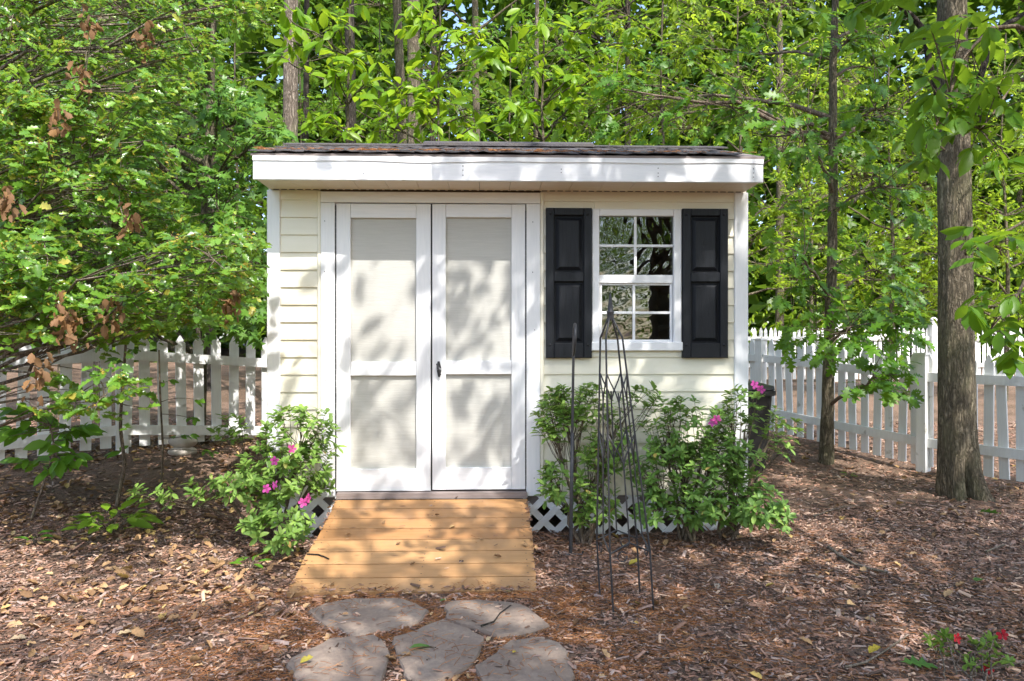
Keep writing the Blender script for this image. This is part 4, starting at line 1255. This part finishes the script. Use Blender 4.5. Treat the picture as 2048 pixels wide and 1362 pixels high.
# ---- shade trees standing behind the photographer: they dapple the shed and show in the window
rng = np.random.default_rng(95)
n = 8400
cand = np.stack([rng.uniform(-2.5, 7.5, n), rng.uniform(-5.0, 4.2, n), rng.uniform(3.2, 8.6, n)], 1)
px, py, dep = project(cand)
vis = (dep > .2) & (px > -250) & (px < 2300) & (py > -160) & (py < 1500)
t = np.minimum((W - cand[:, 1]), (cand[:, 2])/1.42)
hit = cand + t[:, None]*np.array([-.47, 1, -1.42])
onw = hit[:, 2] > .02
wx_, wz_ = hit[:, 0], hit[:, 2]
lump = np.sin(wx_*6.1+wz_*3.3+1.2)*np.sin(wz_*5.3-wx_*2.2)
pw_ = np.interp(wx_, [-1.3, -.95, -.5, .0, .45, .8, 1.7, 2.2], [0, .10, .30, .42, .7, .95, .95, .6]) + .15*lump
pw_ = np.where(wz_ > 2.15, np.interp(wx_, [-1, -.4, .5, 1.2, 1.7], [0, .2, .5, .8, .9]), pw_)
gxh, gyh = hit[:, 0], hit[:, 1]
lump2 = np.sin(gxh*4.1+1)*np.sin(gyh*5.3+gxh*2)
pg = np.interp(gxh, [-2.2, -1.2, -.6, .0, .8, 4], [.04, .16, .5, .72, .9, .92]) + .2*lump2
pr = np.where(onw, np.where(hit[:, 2] > 2.7, .03, pw_), pg)  # twigs kept according to the shade wanted where their shadow lands
pr = np.where((cand[:, 0] < -1) , pr*.5, pr)
sv = np.array(SUN); rel = cand - np.array([2.5, 3.1, 2.3]); al = rel @ sv
gap_ = np.linalg.norm(rel - al[:, None]*sv, axis=1) < .75      # crown cut open so sun reaches the hickory leaves
ok = ~vis & ~gap_ & (rng.random(n) < pr*.62) & (hit[:, 1] > 1.5)
tg = cand[ok]
make_tree('shade_tree', 'tall leafy tree behind the photographer, mirrored in the shed window', 'tree', [(2.95, -3.3, -.05, .22), (2.95, -3.3, 1.5, .18), (2.8, -3.1, 3.5, .15), (2.6, -2.8, 6.5, .1), (2.5, -2.6, 8.8, .04)], tg, 40, L_LONG, .17, 8, M['leaf_hick'], M['bark'], seed=96, twig=.007, length=.4)
def yard_tree(x, y, h, zl, rx, seed, label, n=200):
    rng = np.random.default_rng(seed)
    tg = ellipsoid(rng, n, (x, y, (zl+h)/2), (rx, rx, (h-zl)/2))
    make_tree('yard_tree', label, 'tree', [(x, y, -.05, .16), (x, y, h*.4, .12), (x+.1, y, h*.8, .05)], tg, 14, L_LONG, .22, 7, M['leaf_wood'], M['bark'], seed=seed, twig=.01, length=.5)
yard_tree(6.5, -9, 7, 1.0, 2.6, 97, 'leafy yard tree behind the photographer, to the right', 500)
yard_tree(1.5, -12, 8, 1.4, 3.0, 98, 'leafy yard tree behind the photographer, to the left')
for q, (x_, y_, h_, lab_) in enumerate(((-3.5, -14, 8, 'second leafy yard tree from the left, far behind the photographer'), (5.5, -15, 9, 'broad yard tree far behind the photographer, in line with the window'), (10, -12, 8, 'broad yard tree far behind the photographer, rightmost'), (3.2, -20, 11, 'tallest yard tree, farthest behind the photographer'))):
    yard_tree(x_, y_, h_, .5, 3.2, 300+q, lab_, 520)

# ================================================================== AZALEAS
def flower(root, P, face, mat, size, seed):
    r = np.random.default_rng(seed)
    P = np.array(P, float); D = norm(np.array(face, float))
    U_ = norm(np.cross(D, [0, 0, 1.])); W_ = np.cross(D, U_)
    ang_ = np.arange(5)*2*math.pi/5 + r.random()*6
    ax = U_[None]*np.cos(ang_)[:, None] + W_[None]*np.sin(ang_)[:, None] + D*.55 + r.normal(0, .1, (5, 3))
    V, F = place(L_PETAL, np.repeat(P[None], 5, 0), ax, D - ax*.3, size*(.5+.1*r.random(5)))
    st, ft = bez_tubes(np.repeat(P[None], 4, 0), np.repeat((P+D*size*.3)[None], 4, 0), P+D*size*.6+r.normal(0, size*.12, (4, 3)), np.full(4, .0008), np.full(4, .0006), 3, 3)
    return obj('flower', tri_mesh('flower', [(V, F, 0), (st, ft, 0)], [mat]), root)

def azalea(label, base, blobs, n_whorl, seed, flowers=(), size=.05, fm='pink', fsize=.05, maxy=4.56, stems=9, group='azalea bushes by the shed'):
    rng = np.random.default_rng(seed)
    base = Vector(base)
    root = thing('azalea_bush', base, label, 'shrub', group)
    tg = []
    tot = sum(b[4] for b in blobs)
    for (px, py, Y, (rx, ry, rz), wgt) in blobs:
        c = at(px, py, Y)
        p = ellipsoid(rng, int(n_whorl*wgt/tot), c, (rx, ry, rz), .35)
        tg.append(p)
    tg = np.concatenate(tg)
    tg = tg[(tg[:, 1] < maxy) & (tg[:, 2] > gz(tg[:, 0], tg[:, 1])+.02)]
    # main stems
    hubs, lab = kmeans(tg, min(stems, len(tg)), rng)
    paths = []
    for h in hubs:
        s0 = np.array(base) + np.array([rng.normal(0, .035), rng.normal(0, .03), -.02])
        e = h + (np.array(base)-h)*.18
        p = seg_path(s0, e, 7, .012, rng, .04)
        V, F = tube(p, np.linspace(.011, .004, 7)*(size/.053)**2.2, 6)
        obj('stem', tri_mesh('stem', [(V, F, 0)], [M['twig']], True), root)
        paths.append(p)
    A = np.stack([paths[l][int(rng.integers(3, 7))] for l in lab])
    mid = (A+tg)/2 + rng.normal(0, .02, A.shape)
    D = norm(tg-mid) + np.array([0, 0, .55]) + rng.normal(0, .2, A.shape)
    Vt, Ft = bez_tubes(A, mid, tg, np.full(len(A), .003), np.full(len(A), .0013), 3, 4)
    V, F = whorl_leaves(rng, L_ELL, tg, D, 8, size)
    V2, F2 = whorl_leaves(rng, L_ELL, tg - norm(D)*.05, D, 4, size*1.05, .1)
    obj('foliage', tri_mesh('foliage', [(V, F, 0), (V2, F2, 0), (Vt, Ft, 1)], [M['leaf_aza'], M['twig']]), root)
    for q, (px, py, Y) in enumerate(flowers):
        flower(root, at(px, py, Y), (rng.normal(0, .4), -1, .25), M[fm], fsize, seed*10+q)
    return root

azalea('pink flowering azalea at the left side of the ramp', gpt(548, 1072),
       [(600, 870, 4.35, (.24, .16, .2), 4), (545, 950, 4.3, (.22, .18, .19), 3), (640, 920, 4.42, (.12, .1, .2), 1.5), (560, 1055, 4.1, (.22, .15, .12), 2), (470, 960, 4.25, (.12, .15, .09), .9), (460, 850, 4.45, (.12, .1, .07), .7), (300, 985, 4.15, (.12, .1, .05), .55), (400, 970, 4.2, (.12, .1, .05), .5)],
       190, 101, [(584, 898, 4.1), (551, 970, 4.05), (532, 977, 4.05), (619, 997, 4.1), (606, 1005, 4.1), (551, 922, 4.1)], .056)
azalea('azalea bush behind the shepherd hook, just right of the ramp', gpt(1168, 1085),
       [(1170, 800, 4.4, (.26, .15, .13), 3), (1110, 830, 4.35, (.16, .14, .12), 1.8), (1210, 890, 4.4, (.2, .15, .17), 2.5), (1120, 960, 4.35, (.13, .13, .13), 1.4), (1190, 1000, 4.35, (.17, .14, .14), 1.4), (1290, 790, 4.45, (.1, .08, .08), .7)],
       195, 102, (), .057)
azalea('wide azalea bush below the window behind the iron obelisk', gpt(1370, 1085),
       [(1370, 850, 4.35, (.28, .17, .18), 4), (1310, 930, 4.3, (.2, .17, .16), 2.5), (1430, 920, 4.3, (.2, .16, .18), 3), (1400, 1010, 4.25, (.24, .16, .12), 2.2), (1300, 1020, 4.2, (.1, .1, .1), .6)],
       225, 103, [(1432, 838, 4.12), (1425, 845, 4.13)], .055)
azalea('azalea bush leaning out past the shed corner toward the black bin', gpt(1448, 1075),
       [(1480, 810, 4.4, (.11, .2, .12), 1.6), (1560, 860, 4.4, (.1, .2, .12), .7), (1490, 930, 4.3, (.12, .2, .15), 1.8), (1520, 1010, 4.15, (.17, .18, .11), 2.6), (1560, 1035, 4.1, (.08, .1, .06), .5), (1570, 830, 4.5, (.1, .1, .09), .5)],
       100, 104, [(1508, 770, 4.2), (1522, 779, 4.2)], .058, maxy=4.9)
azalea('low red flowering azalea sprawling in the mulch, bottom right corner', gpt(1935, 1372),
       [(1900, 1290, 2.75, (.07, .08, .035), 1), (1985, 1290, 2.75, (.08, .08, .04), 1.2), (1965, 1330, 2.62, (.1, .08, .035), 1.2), (2040, 1320, 2.7, (.08, .08, .05), 1)],
       44, 105, [(1912, 1276, 2.72), (2005, 1270, 2.72), (1974, 1336, 2.58)], .034, 'red', .04, group='small red azalea')

# ================================================================== LOW PLANTS AND SAPLINGS, LEFT
def rosette(name, label, px, py, n, size, T, mat, seed, lift=.5, stem=.06, spread=.05):
    rng = np.random.default_rng(seed)
    b = gpt(px, py)
    root = thing(name, b, label, 'plant')
    b = np.array(b)
    a_ = np.arange(n)*2.4 + rng.normal(0, .3, n)
    rad = spread*(.4+rng.random(n))
    P = b + np.stack([np.cos(a_)*rad, np.sin(a_)*rad, stem*(.5+rng.random(n))], 1)
    ax = np.stack([np.cos(a_), np.sin(a_), lift*(rng.random(n)-.35)], 1)
    leaf_objects('leaf', T, P, ax, np.array([0, -.15, 1.])+rng.normal(0, .25, (n, 3)), size*(.6+.6*rng.random(n)), M[mat], root)
    st, ft = bez_tubes(np.repeat(b[None], n, 0)-np.array([0, 0, .02]), (b+P)/2+np.array([0, 0, .01]), P, np.full(n, .003), np.full(n, .002), 4, 4)
    obj('stem', tri_mesh('stem', [(st, ft, 0)], [M['twig']]), root)
rosette('hosta_plant', 'clump of yellow green leaves in the mulch, left of the ramp', 222, 1066, 34, .14, L_OVATE, 'leaf_host', 110, .7, .09, .13)
rosette('seedling', 'small green seedling alone in the leaf litter, lower left', 68, 1092, 6, .1, L_OVATE, 'leaf_dog', 111, .6, .05, .03)
rosette('seedling', 'tiny bright green seedling at the foot of the pink azalea', 500, 1140, 8, .075, L_ELL, 'leaf_dog', 112, .9, .05, .03)
rosette('seedling', 'small oak seedling in the mulch behind the bin side of the garden', 1700, 955, 5, .06, L_OAK, 'leaf_oak', 113, .5, .03, .02)

def sapling(label, pts, Y, r, leaves, seed, size=.09, mat='leaf_dog', T=L_OVATE):
    rng = np.random.default_rng(seed)
    g = gpt(*pts[0])
    root = thing('sapling', g, label, 'sapling', 'saplings under the holly')
    P = np.array([g] + [at(a_, b__, Y) for a_, b__ in pts[1:]])
    P[0, 2] -= .02
    t = np.linspace(0, len(P)-1, 16)
    Q = np.stack([np.interp(t, np.arange(len(P)), P[:, c]) for c in range(3)], 1)
    V, F = tube(Q, np.linspace(r, r*.6, 16), 7, .1, rng)
    obj('trunk', tri_mesh('trunk', [(V, F, 0)], [M['twig']], True), root)
    c = np.array([at(a_, b__, Y+rng.normal(0, .12)) for a_, b__ in leaves])
    near = Q[((c[:, None]-Q[None])**2).sum(-1).argmin(1)]
    Vt, Ft = bez_tubes(near, (near+c)/2+rng.normal(0, .02, c.shape), c, np.full(len(c), .0035), np.full(len(c), .0018), 3, 5)
    V, F = sprig_leaves(rng, T, c, c-near+np.array([0, -.1, 0]), 6, size, .12, .3)
    obj('crown', tri_mesh('crown', [(V, F, 0), (Vt, Ft, 1)], [M[mat], M['twig']]), root)
g1 = gpt(232, 1012)
sapling('bare crooked sapling stem before the left fence post', [(232, 1012), (250, 930), (240, 850), (248, 740), (252, 680)], g1.y-.02, .014, [(225, 905), (265, 700), (235, 720)], 120)
g2 = gpt(322, 985)
sapling('thin straight sapling stem right of the crooked one', [(322, 985), (326, 900), (320, 780), (318, 700)], g2.y, .009, [(400, 800), (390, 838), (380, 870), (430, 905), (340, 760)], 121, .07)
rng = np.random.default_rng(122)
lv = [(float(a_), float(b__)) for a_, b__ in zip(rng.uniform(0, 190, 26), rng.uniform(815, 945, 26))]
sapling('broad leaved dogwood sapling at the left edge under the holly', [(60, 1040), (90, 960), (110, 900), (100, 850)], gpt(60, 1040).y+.05, .009, lv, 122, .12)

# ================================================================== GARDEN IRON, BIN, STONES
ob_feet = [gpt(1200, 1192), gpt(1227, 1229), gpt(1307, 1224), gpt(1280, 1188)]   # back left, front left, front right, back right
oc = sum((Vector(f) for f in ob_feet), Vector())/4
ob = thing('garden_obelisk', (oc.x, oc.y, 0), 'black iron obelisk trellis with a pointed finial before the window', 'trellis')
axis = at(1221, 640, oc.y)                   # it leans a little to the left
def ob_c(z): return Vector((oc.x + (axis.x-oc.x)*z/axis.z, oc.y, z))
def ob_p(k, z):
    f = Vector(ob_feet[k]) - oc; f.z = 0
    if z < .27: s = 1.0
    else: s = 1.0 + (.42-1.0)*(z-.27)/(1.235-.27)
    if z > 1.235: s = .42 + (.06-.42)*(z-1.235)/(1.335-1.235)
    c = ob_c(z)
    return (c.x + f.x*s, c.y + f.y*s, z)
for k in range(4):
    zs = [float(gz(ob_feet[k].x, ob_feet[k].y))-.04, .1, .27, .5, .75, 1.0, 1.2, 1.235, 1.25, 1.3, 1.335]
    MB().tube([ob_p(k, z) for z in zs], [.0046]*len(zs), 7).build('leg', M['iron'], ob, True)
for k in range(4):
    k2 = (k+1) % 4
    def mid(z, d=.5):
        a_, b__ = Vector(ob_p(k, z)), Vector(ob_p(k2, z)); return a_.lerp(b__, d)
    MB().tube([ob_p(k, .27), mid(.315), ob_p(k2, .27)], [.0042]*3, 6).build('ring_bar', M['iron'], ob)
    MB().tube([mid(.315), mid(.6), mid(.985)], [.0036]*3, 6).build('rod', M['iron'], ob)
    for z0, z1 in ((.66, .8), (.94, 1.075)):
        for kk, d1 in ((k, 0.0), (k2, 1.0)):
            pts = [mid(z0), mid(z0+(z1-z0)*.35, .5+(d1-.5)*.25), mid(z0+(z1-z0)*.7, .5+(d1-.5)*.68), mid(z1, d1)]
            MB().tube(pts, [.0034]*4, 6).build('scroll_bar', M['iron'], ob, True)
    c = mid(.255, .3)
    dr = (Vector(ob_p(k2, .27))-Vector(ob_p(k, .27))).normalized()
    MB().tube([c + dr*(.022*math.cos(a_)) + Vector((0, 0, .022*math.sin(a_))) for a_ in np.linspace(.6, 6.4, 14)], [.003]*14, 6).build('curl', M['iron'], ob, True)
t0 = ob_c(1.33)
MB().tube([t0+Vector((0, 0, h)) for h in (-.012, 0, .004, .02, .024, .028, .034, .05, .07, .095, .108, .114)], [.014, .016, .016, .016, .018, .018, .012, .0125, .009, .006, .005, .001], 12).build('finial', M['iron'], ob, True)

g = gpt(1141, 1113)
hk = thing('shepherd_hook', g, 'thin black shepherd hook pole between ramp and obelisk', 'plant hook')
tp = at(1147, 700, g.y)
pts = [(g.x, g.y, -.05), tuple(Vector(g).lerp(tp, .3)), tuple(Vector(g).lerp(tp, .6)), tuple(tp)]
MB().tube([pts[0], pts[1], pts[2]], [.0105, .0105, .0105], 8).build('pole', M['dark'], hk, True)
MB().tube([tuple(Vector(g).lerp(tp, .57)), tuple(Vector(g).lerp(tp, .65)), tuple(tp), (tp.x+.002, tp.y-.005, tp.z+.08), (tp.x+.001, tp.y-.03, tp.z+.125), (tp.x-.001, tp.y-.075, tp.z+.145), (tp.x-.003, tp.y-.12, tp.z+.12), (tp.x-.006, tp.y-.135, tp.z+.07), (tp.x-.008, tp.y-.12, tp.z+.01), (tp.x-.009, tp.y-.085, tp.z-.03)], [.008]*9+[.005], 8).build('hook', M['dark'], hk, True)
MB().tube([(g.x-.07, g.y, .03), (g.x-.065, g.y, .012), (g.x+.065, g.y, .012), (g.x+.07, g.y, .03)], [.006]*4, 6).build('foot_bar', M['dark'], hk)

# wheeled bin beside the shed
gb = gpt(1562, 948)
byy = gb.y+.3; bx1 = at(1552, 850, byy-.26).x; bx0 = bx1-.5; bzz = float(gbase(bx1, byy))-.02
bn = thing('trash_bin', ((bx0+bx1)/2, byy, bzz), 'black plastic rubbish bin standing beyond the shed corner', 'bin')
hgt = .82
def rrect(x0, x1, y0, y1, r, z, n=5):
    out = []
    for cx_, cy_, s in ((x1-r, y0+r, -90), (x1-r, y1-r, 0), (x0+r, y1-r, 90), (x0+r, y0+r, 180)):
        for q in range(n):
            a_ = R(s + 90*q/(n-1)); out.append((cx_+r*math.cos(a_), cy_+r*math.sin(a_), z))
    return out
def loft(rings, name, mat, parent):
    n = len(rings[0]); V = sum(rings, [])
    Fs = [(q*n+k, q*n+(k+1) % n, (q+1)*n+(k+1) % n, (q+1)*n+k) for q in range(len(rings)-1) for k in range(n)]
    Fs += [tuple(range(n))[::-1], tuple(range((len(rings)-1)*n, len(rings)*n))]
    return MB().add(V, Fs).build(name, mat, parent)
s_ = .06
loft([rrect(bx0+s_, bx1-s_, byy-.26+s_, byy+.26-s_, .05, bzz), rrect(bx0+.012, bx1-.012, byy-.25, byy+.25, .06, bzz+hgt-.08)], 'body', M['bin'], bn)
loft([rrect(bx0-.004, bx1+.004, byy-.265, byy+.265, .065, bzz+hgt-.1), rrect(bx0-.014, bx1+.014, byy-.28, byy+.28, .065, bzz+hgt-.095), rrect(bx0-.014, bx1+.014, byy-.28, byy+.28, .065, bzz+hgt-.055), rrect(bx0-.004, bx1+.004, byy-.26, byy+.26, .06, bzz+hgt-.05)], 'rim', M['bin'], bn)
loft([rrect(bx0-.006, bx1+.006, byy-.27, byy+.27, .06, bzz+hgt-.045), rrect(bx0-.0, bx1, byy-.265, byy+.265, .06, bzz+hgt-.01), rrect(bx0+.1, bx1-.1, byy-.15, byy+.15, .05, bzz+hgt+.02)], 'lid', M['bin'], bn)
MB().tube([(bx1-.05, byy+.3, bzz+hgt-.06), (bx0+.05, byy+.3, bzz+hgt-.06)], [.014, .014], 8).build('handle', M['bin'], bn)
for xx in (bx0+.03, bx1-.08):
    MB().tube([(xx, byy+.22, bzz+.09), (xx+.05, byy+.22, bzz+.09)], [.1, .1], 16).build('wheel', M['bin'], bn)

def boulder(label, c, r, seed):
    rg = np.random.default_rng(seed); V = []; nu, nv = 14, 8
    for v in range(nv+1):
        th = math.pi*v/nv
        for u in range(nu):
            a_ = 2*math.pi*u/nu
            k = 1 + .08*math.sin(2*a_+seed)+.05*math.sin(3*a_+v)+rg.normal(0, .012)
            sx = abs(math.sin(th))**.7*k
            V.append((c[0]+r[0]*sx*math.cos(a_), c[1]+r[1]*sx*math.sin(a_), c[2]+r[2]*math.cos(th)))
    Fs = [(v*nu+u, v*nu+(u+1) % nu, (v+1)*nu+(u+1) % nu, (v+1)*nu+u) for v in range(nv) for u in range(nu)]
    o = MB().add(V, Fs).build('stone', M['pale_stone'], None, True)
    tag(o, label, 'stone', 'pale stones at the left fence')
g = gpt(366, 908)
boulder('flat pale stone lying under the rounder one at the left fence', (g.x, g.y, g.z+.02), (.11, .1, .045), 1)
boulder('rounded pale stone resting on the flat one at the left fence', (g.x-.005, g.y+.02, g.z+.105), (.115, .1, .055), 2)

# ================================================================== MULCH, LITTER, NEEDLES
rng = np.random.default_rng(200)
def scatter(n, pxr, Y0, Y1):
    """points on the ground spread evenly over the part of the garden in front of and beside the shed"""
    y = np.sqrt(rng.uniform(Y0**2, Y1**2, n))
    x = y*rng.uniform(-.82, .86, n)
    return x, y
def clear_mask(x, y, on_stone=.03):
    onr = (x > rxl+.005) & (x < rxr-.005) & (y > 3.5) & (y < W+.1)
    m = ~onr | ((rng.random(len(x)) < .75*np.exp(-(y-3.5)/.022) + .004) & (y < 4.55))
    m &= ~((x > xl-.03) & (x < xr+.03) & (y > W-.03) & (y < BACK+.05))
    for pts in stone_polys:
        ins = in_poly(x, y, pts)
        m &= ~ins | (rng.random(len(x)) < on_stone)
    return m
def ontop(x, y):
    z = gz(x, y)
    for pts in stone_polys: z = np.where(in_poly(x, y, pts), np.maximum(z, .025), z)
    onr = (x > rxl-.002) & (x < rxr+.002) & (y > 3.5) & (y < W)
    z = np.where(onr, zb_ + (y-rb_)*(zt_-zb_)/(rt_-rb_) + .003, z)
    return z
CHIP = (np.array([(-.14, 0, -.02), (0, .02, .06), (.14, 0, -.02), (-.12, 1, -.02), (.0, .96, .06), (.11, 1.02, -.02)], float),
        np.array([(0, 1, 4), (0, 4, 3), (1, 2, 5), (1, 5, 4)]))
CHIP2 = (np.array([(-.22, .05, -.02), (0, 0, .05), (.2, .1, -.02), (-.2, .9, 0), (.03, 1, .05), (.16, .85, -.01)], float), CHIP[1])
parts = []
for T, n, s0, s1, Y0, Y1, sk in ((CHIP, 90000, .011, .042, 2.25, 5.2, .03), (CHIP2, 26000, .012, .036, 2.25, 5.2, .02), (CHIP, 34000, .025, .06, 5.0, 9.5, 0), (CHIP, 1500, .05, .09, 2.25, 5.0, 0)):
    x, y = scatter(n, None, Y0, Y1)
    k = clear_mask(x, y, sk)
    dens = np.where(x < -.75, .8, 1.0)
    k &= rng.random(n) < dens
    x, y = x[k], y[k]; m = len(x)
    a_ = rng.uniform(0, 6.28, m)
    L_ = s0 + (s1-s0)*rng.random(m)**1.6
    P = np.stack([x - np.cos(a_)*L_/2, y - np.sin(a_)*L_/2, ontop(x, y) + .002 + .012*rng.random(m)**2*(~np.isclose(ontop(x, y), .025))], 1)
    ax = np.stack([np.cos(a_), np.sin(a_), rng.normal(0, .2, m)], 1)
    nr = np.array([0, 0, 1.]) + rng.normal(0, .35, (m, 3))
    parts.append((*place(T, P, ax, nr, L_), 0))
mu = obj('mulch_chips', tri_mesh('mulch_chips', parts, [M['chip']]))
tag(mu, 'shredded brown bark mulch strewn over the garden ground', 'mulch', kind='stuff')

# dry leaves, thickest on the left
x, y = scatter(26000, None, 2.3, 7.5)
prob = np.interp(x, [-4, -1.2, -.6, .2, 4], [.55, .5, .25, .05, .06]) * (.55+.45*np.sin(x*2.1+1)*np.sin(y*2.9))
k = clear_mask(x, y, .02) & (rng.random(len(x)) < prob)
x, y = x[k], y[k]; m = len(x)
a_ = rng.uniform(0, 6.28, m)
ax = np.stack([np.cos(a_), np.sin(a_), rng.normal(0, .22, m)], 1)
nr = np.array([0, 0, 1.]) + rng.normal(0, .38, (m, 3))
P = np.stack([x, y, ontop(x, y)+.006+.01*rng.random(m)], 1)
V1, F1 = place(L_DEAD, P, ax, nr, .025+.04*rng.random(m)**1.5)
li = obj('leaf_litter', tri_mesh('leaf_litter', [(V1, F1, 0)], [M['litter']]))
tag(li, 'dry tan leaves lying on the mulch, thickest at left', 'leaf litter', kind='stuff')

# pine needles round the stones and the ramp's foot
n = 15000
x = rng.normal(-.25, .8, n); y = rng.uniform(2.3, 3.62, n)
x2 = rng.uniform(-.9, 2.6, 7000); y2 = rng.uniform(2.3, 4.6, 7000)
x = np.concatenate([x, x2]); y = np.concatenate([y, y2])
clump = np.sin(x*9+y*4)*np.sin(y*11-x*3)
k = clear_mask(x, y, .09) & (clump > -.5)
x, y = x[k], y[k]; m = len(x)
a_ = rng.uniform(0, 6.28, m); L_ = rng.uniform(.02, .065, m)
z = ontop(x, y)+.006+.008*rng.random(m)
A = np.stack([x, y, z], 1); E = A + np.stack([np.cos(a_)*L_, np.sin(a_)*L_, rng.normal(0, .004, m)], 1)
V1, F1 = bez_tubes(A, (A+E)/2+np.array([0, 0, .004]), E, np.full(m, .0011), np.full(m, .0009), 3, 3)
ne = obj('pine_needles', tri_mesh('pine_needles', [(V1, F1, 0)], [M['needle']]))
tag(ne, 'orange pine needles between the flagstones and below the ramp', 'pine needles', kind='stuff')

# ---- single fallen things one can pick out
def fallen(name, label, cat, px, py, T, size, mat, yaw, z=None, seed=0, tilt=.1):
    rg = np.random.default_rng(seed)
    if z is None: p = gpt(px, py); p.z += .022
    else:
        d = ray(px, py); t = (z-CAM_H)/d.z; p = Vector((0, 0, CAM_H)) + d*t
    V, F = place(T, np.array([[p.x, p.y, p.z]]), np.array([[math.cos(yaw), math.sin(yaw), .05]]), np.array([[rg.normal(0, tilt), rg.normal(0, tilt), 1.]]), [size])
    o = obj(name, tri_mesh(name, [(V-np.array(p), F, 0)], [M[mat]]), None, p)
    tag(o, label, cat, 'fallen leaves')
fallen('fallen_leaf', 'green leaf lying on the middle flagstone', 'leaf', 818, 1296, L_OVATE, .09, 'green_leaf', .35, .034, 1)
fallen('fallen_leaf', 'yellow leaf lying on the right front flagstone', 'leaf', 1026, 1306, L_OVATE, .03, 'yellow_leaf', 1.2, .034, 2)
fallen('fallen_leaf', 'pale yellow leaf lying on the left front flagstone', 'leaf', 600, 1326, L_DEAD, .05, 'yellow_leaf', .5, .034, 3)
fallen('fallen_leaf', 'large green oak leaf in the mulch, bottom right', 'leaf', 1800, 1335, L_OAK, .13, 'green_leaf', -.2, None, 4, .3)
fallen('fallen_leaf', 'bright yellow leaf in the mulch left of the red azalea', 'leaf', 1738, 1318, L_DEAD, .06, 'yellow_leaf', .4, None, 5)
fallen('fallen_leaf', 'pale green oak leaf in the mulch below the big trunk', 'leaf', 1955, 1028, L_OAK, .15, 'green_leaf', -.3, None, 6, .3)
fallen('fallen_leaf', 'green leaf in the mulch at the right edge halfway up', 'leaf', 1950, 1172, L_OVATE, .11, 'green_leaf', .6, None, 7, .3)
fallen('fallen_leaf', 'small yellow leaf inside the feet of the obelisk', 'leaf', 1258, 1138, L_DEAD, .07, 'yellow_leaf', .3, None, 8)
fallen('fallen_leaf', 'small green leaf between the two back flagstones', 'leaf', 880, 1212, L_OVATE, .05, 'green_leaf', .9, None, 9)
def stick(name, label, pts, r, mat, Z_=None):
    P = []
    for a_, b__ in pts:
        if Z_ is None: p = gpt(a_, b__); p.z += .02
        else:
            d = ray(a_, b__); t = (Z_-CAM_H)/d.z; p = Vector((0, 0, CAM_H)) + d*t
        P.append(tuple(p))
    V, F = tube(P, np.linspace(r, r*.55, len(P)), 6)
    o = obj(name, tri_mesh(name, [(V, F, 0)], [M[mat]], True))
    tag(o, label, 'stick', 'fallen sticks')
stick('stick', 'pale curved bark strip in the mulch right of the obelisk', [(1657, 1100), (1678, 1117), (1708, 1135), (1740, 1145), (1775, 1152)], .009, 'twig_pale')
stick('twig', 'forked pale twig in the mulch below the azalea and bin', [(1628, 1038), (1655, 1028), (1690, 1018), (1720, 1017)], .005, 'twig_pale')
stick('twig', 'short pale twig in the mulch at the right edge', [(1972, 1110), (1990, 1103), (2010, 1096)], .006, 'twig_pale')
stick('twig', 'dead grey twig beside the green oak leaf, bottom right', [(1690, 1345), (1730, 1336), (1770, 1312), (1815, 1280)], .005, 'twig_pale')
stick('twig', 'dark twig lying on the right back flagstone', [(962, 1252), (988, 1243), (1000, 1226), (1022, 1210)], .004, 'bark_dark', .032)
def on_ramp(px, py):
    d = ray(px, py); o = Vector((0, 0, CAM_H)); n_ = Vector((0, -math.sin(ang_r), math.cos(ang_r))); p0 = Vector((0, rb_, zb_+.006))
    return o + d*((p0-o).dot(n_)/d.dot(n_))
ang_r = math.atan2(zt_-zb_, rt_-rb_)
P = [tuple(on_ramp(*q)) for q in ((614, 1108), (636, 1109), (650, 1114), (658, 1118))]
V, F = tube(P, [.004, .0045, .004, .003], 6)
o = obj('twig', tri_mesh('twig', [(V, F, 0)], [M['bark_dark']], True)); tag(o, 'small curved twig on the left edge of the ramp', 'stick', 'fallen sticks')
rng = np.random.default_rng(230)
spots = [(on_ramp(a_, b__)) for a_, b__ in ((767, 1048), (668, 1165), (910, 1052), (792, 1089), (1020, 1175), (700, 1068), (1003, 1113), (750, 1175), (1055, 1093), (915, 994), (770, 990), (820, 1130), (870, 1030), (960, 1080))]
V, F = place(L_DEAD, np.array([tuple(p) for p in spots]), np.stack([rng.normal(0, 1, 14), rng.normal(0, 1, 14), rng.normal(0, .1, 14)], 1), np.array([0, 0, 1.])+rng.normal(0, .2, (14, 3)), .025+.02*rng.random(14))
o = obj('ramp_debris', tri_mesh('ramp_debris', [(V, F, 0)], [M['litter']])); tag(o, 'scraps of dry leaf lying on the ramp planks', 'leaf litter', kind='stuff')
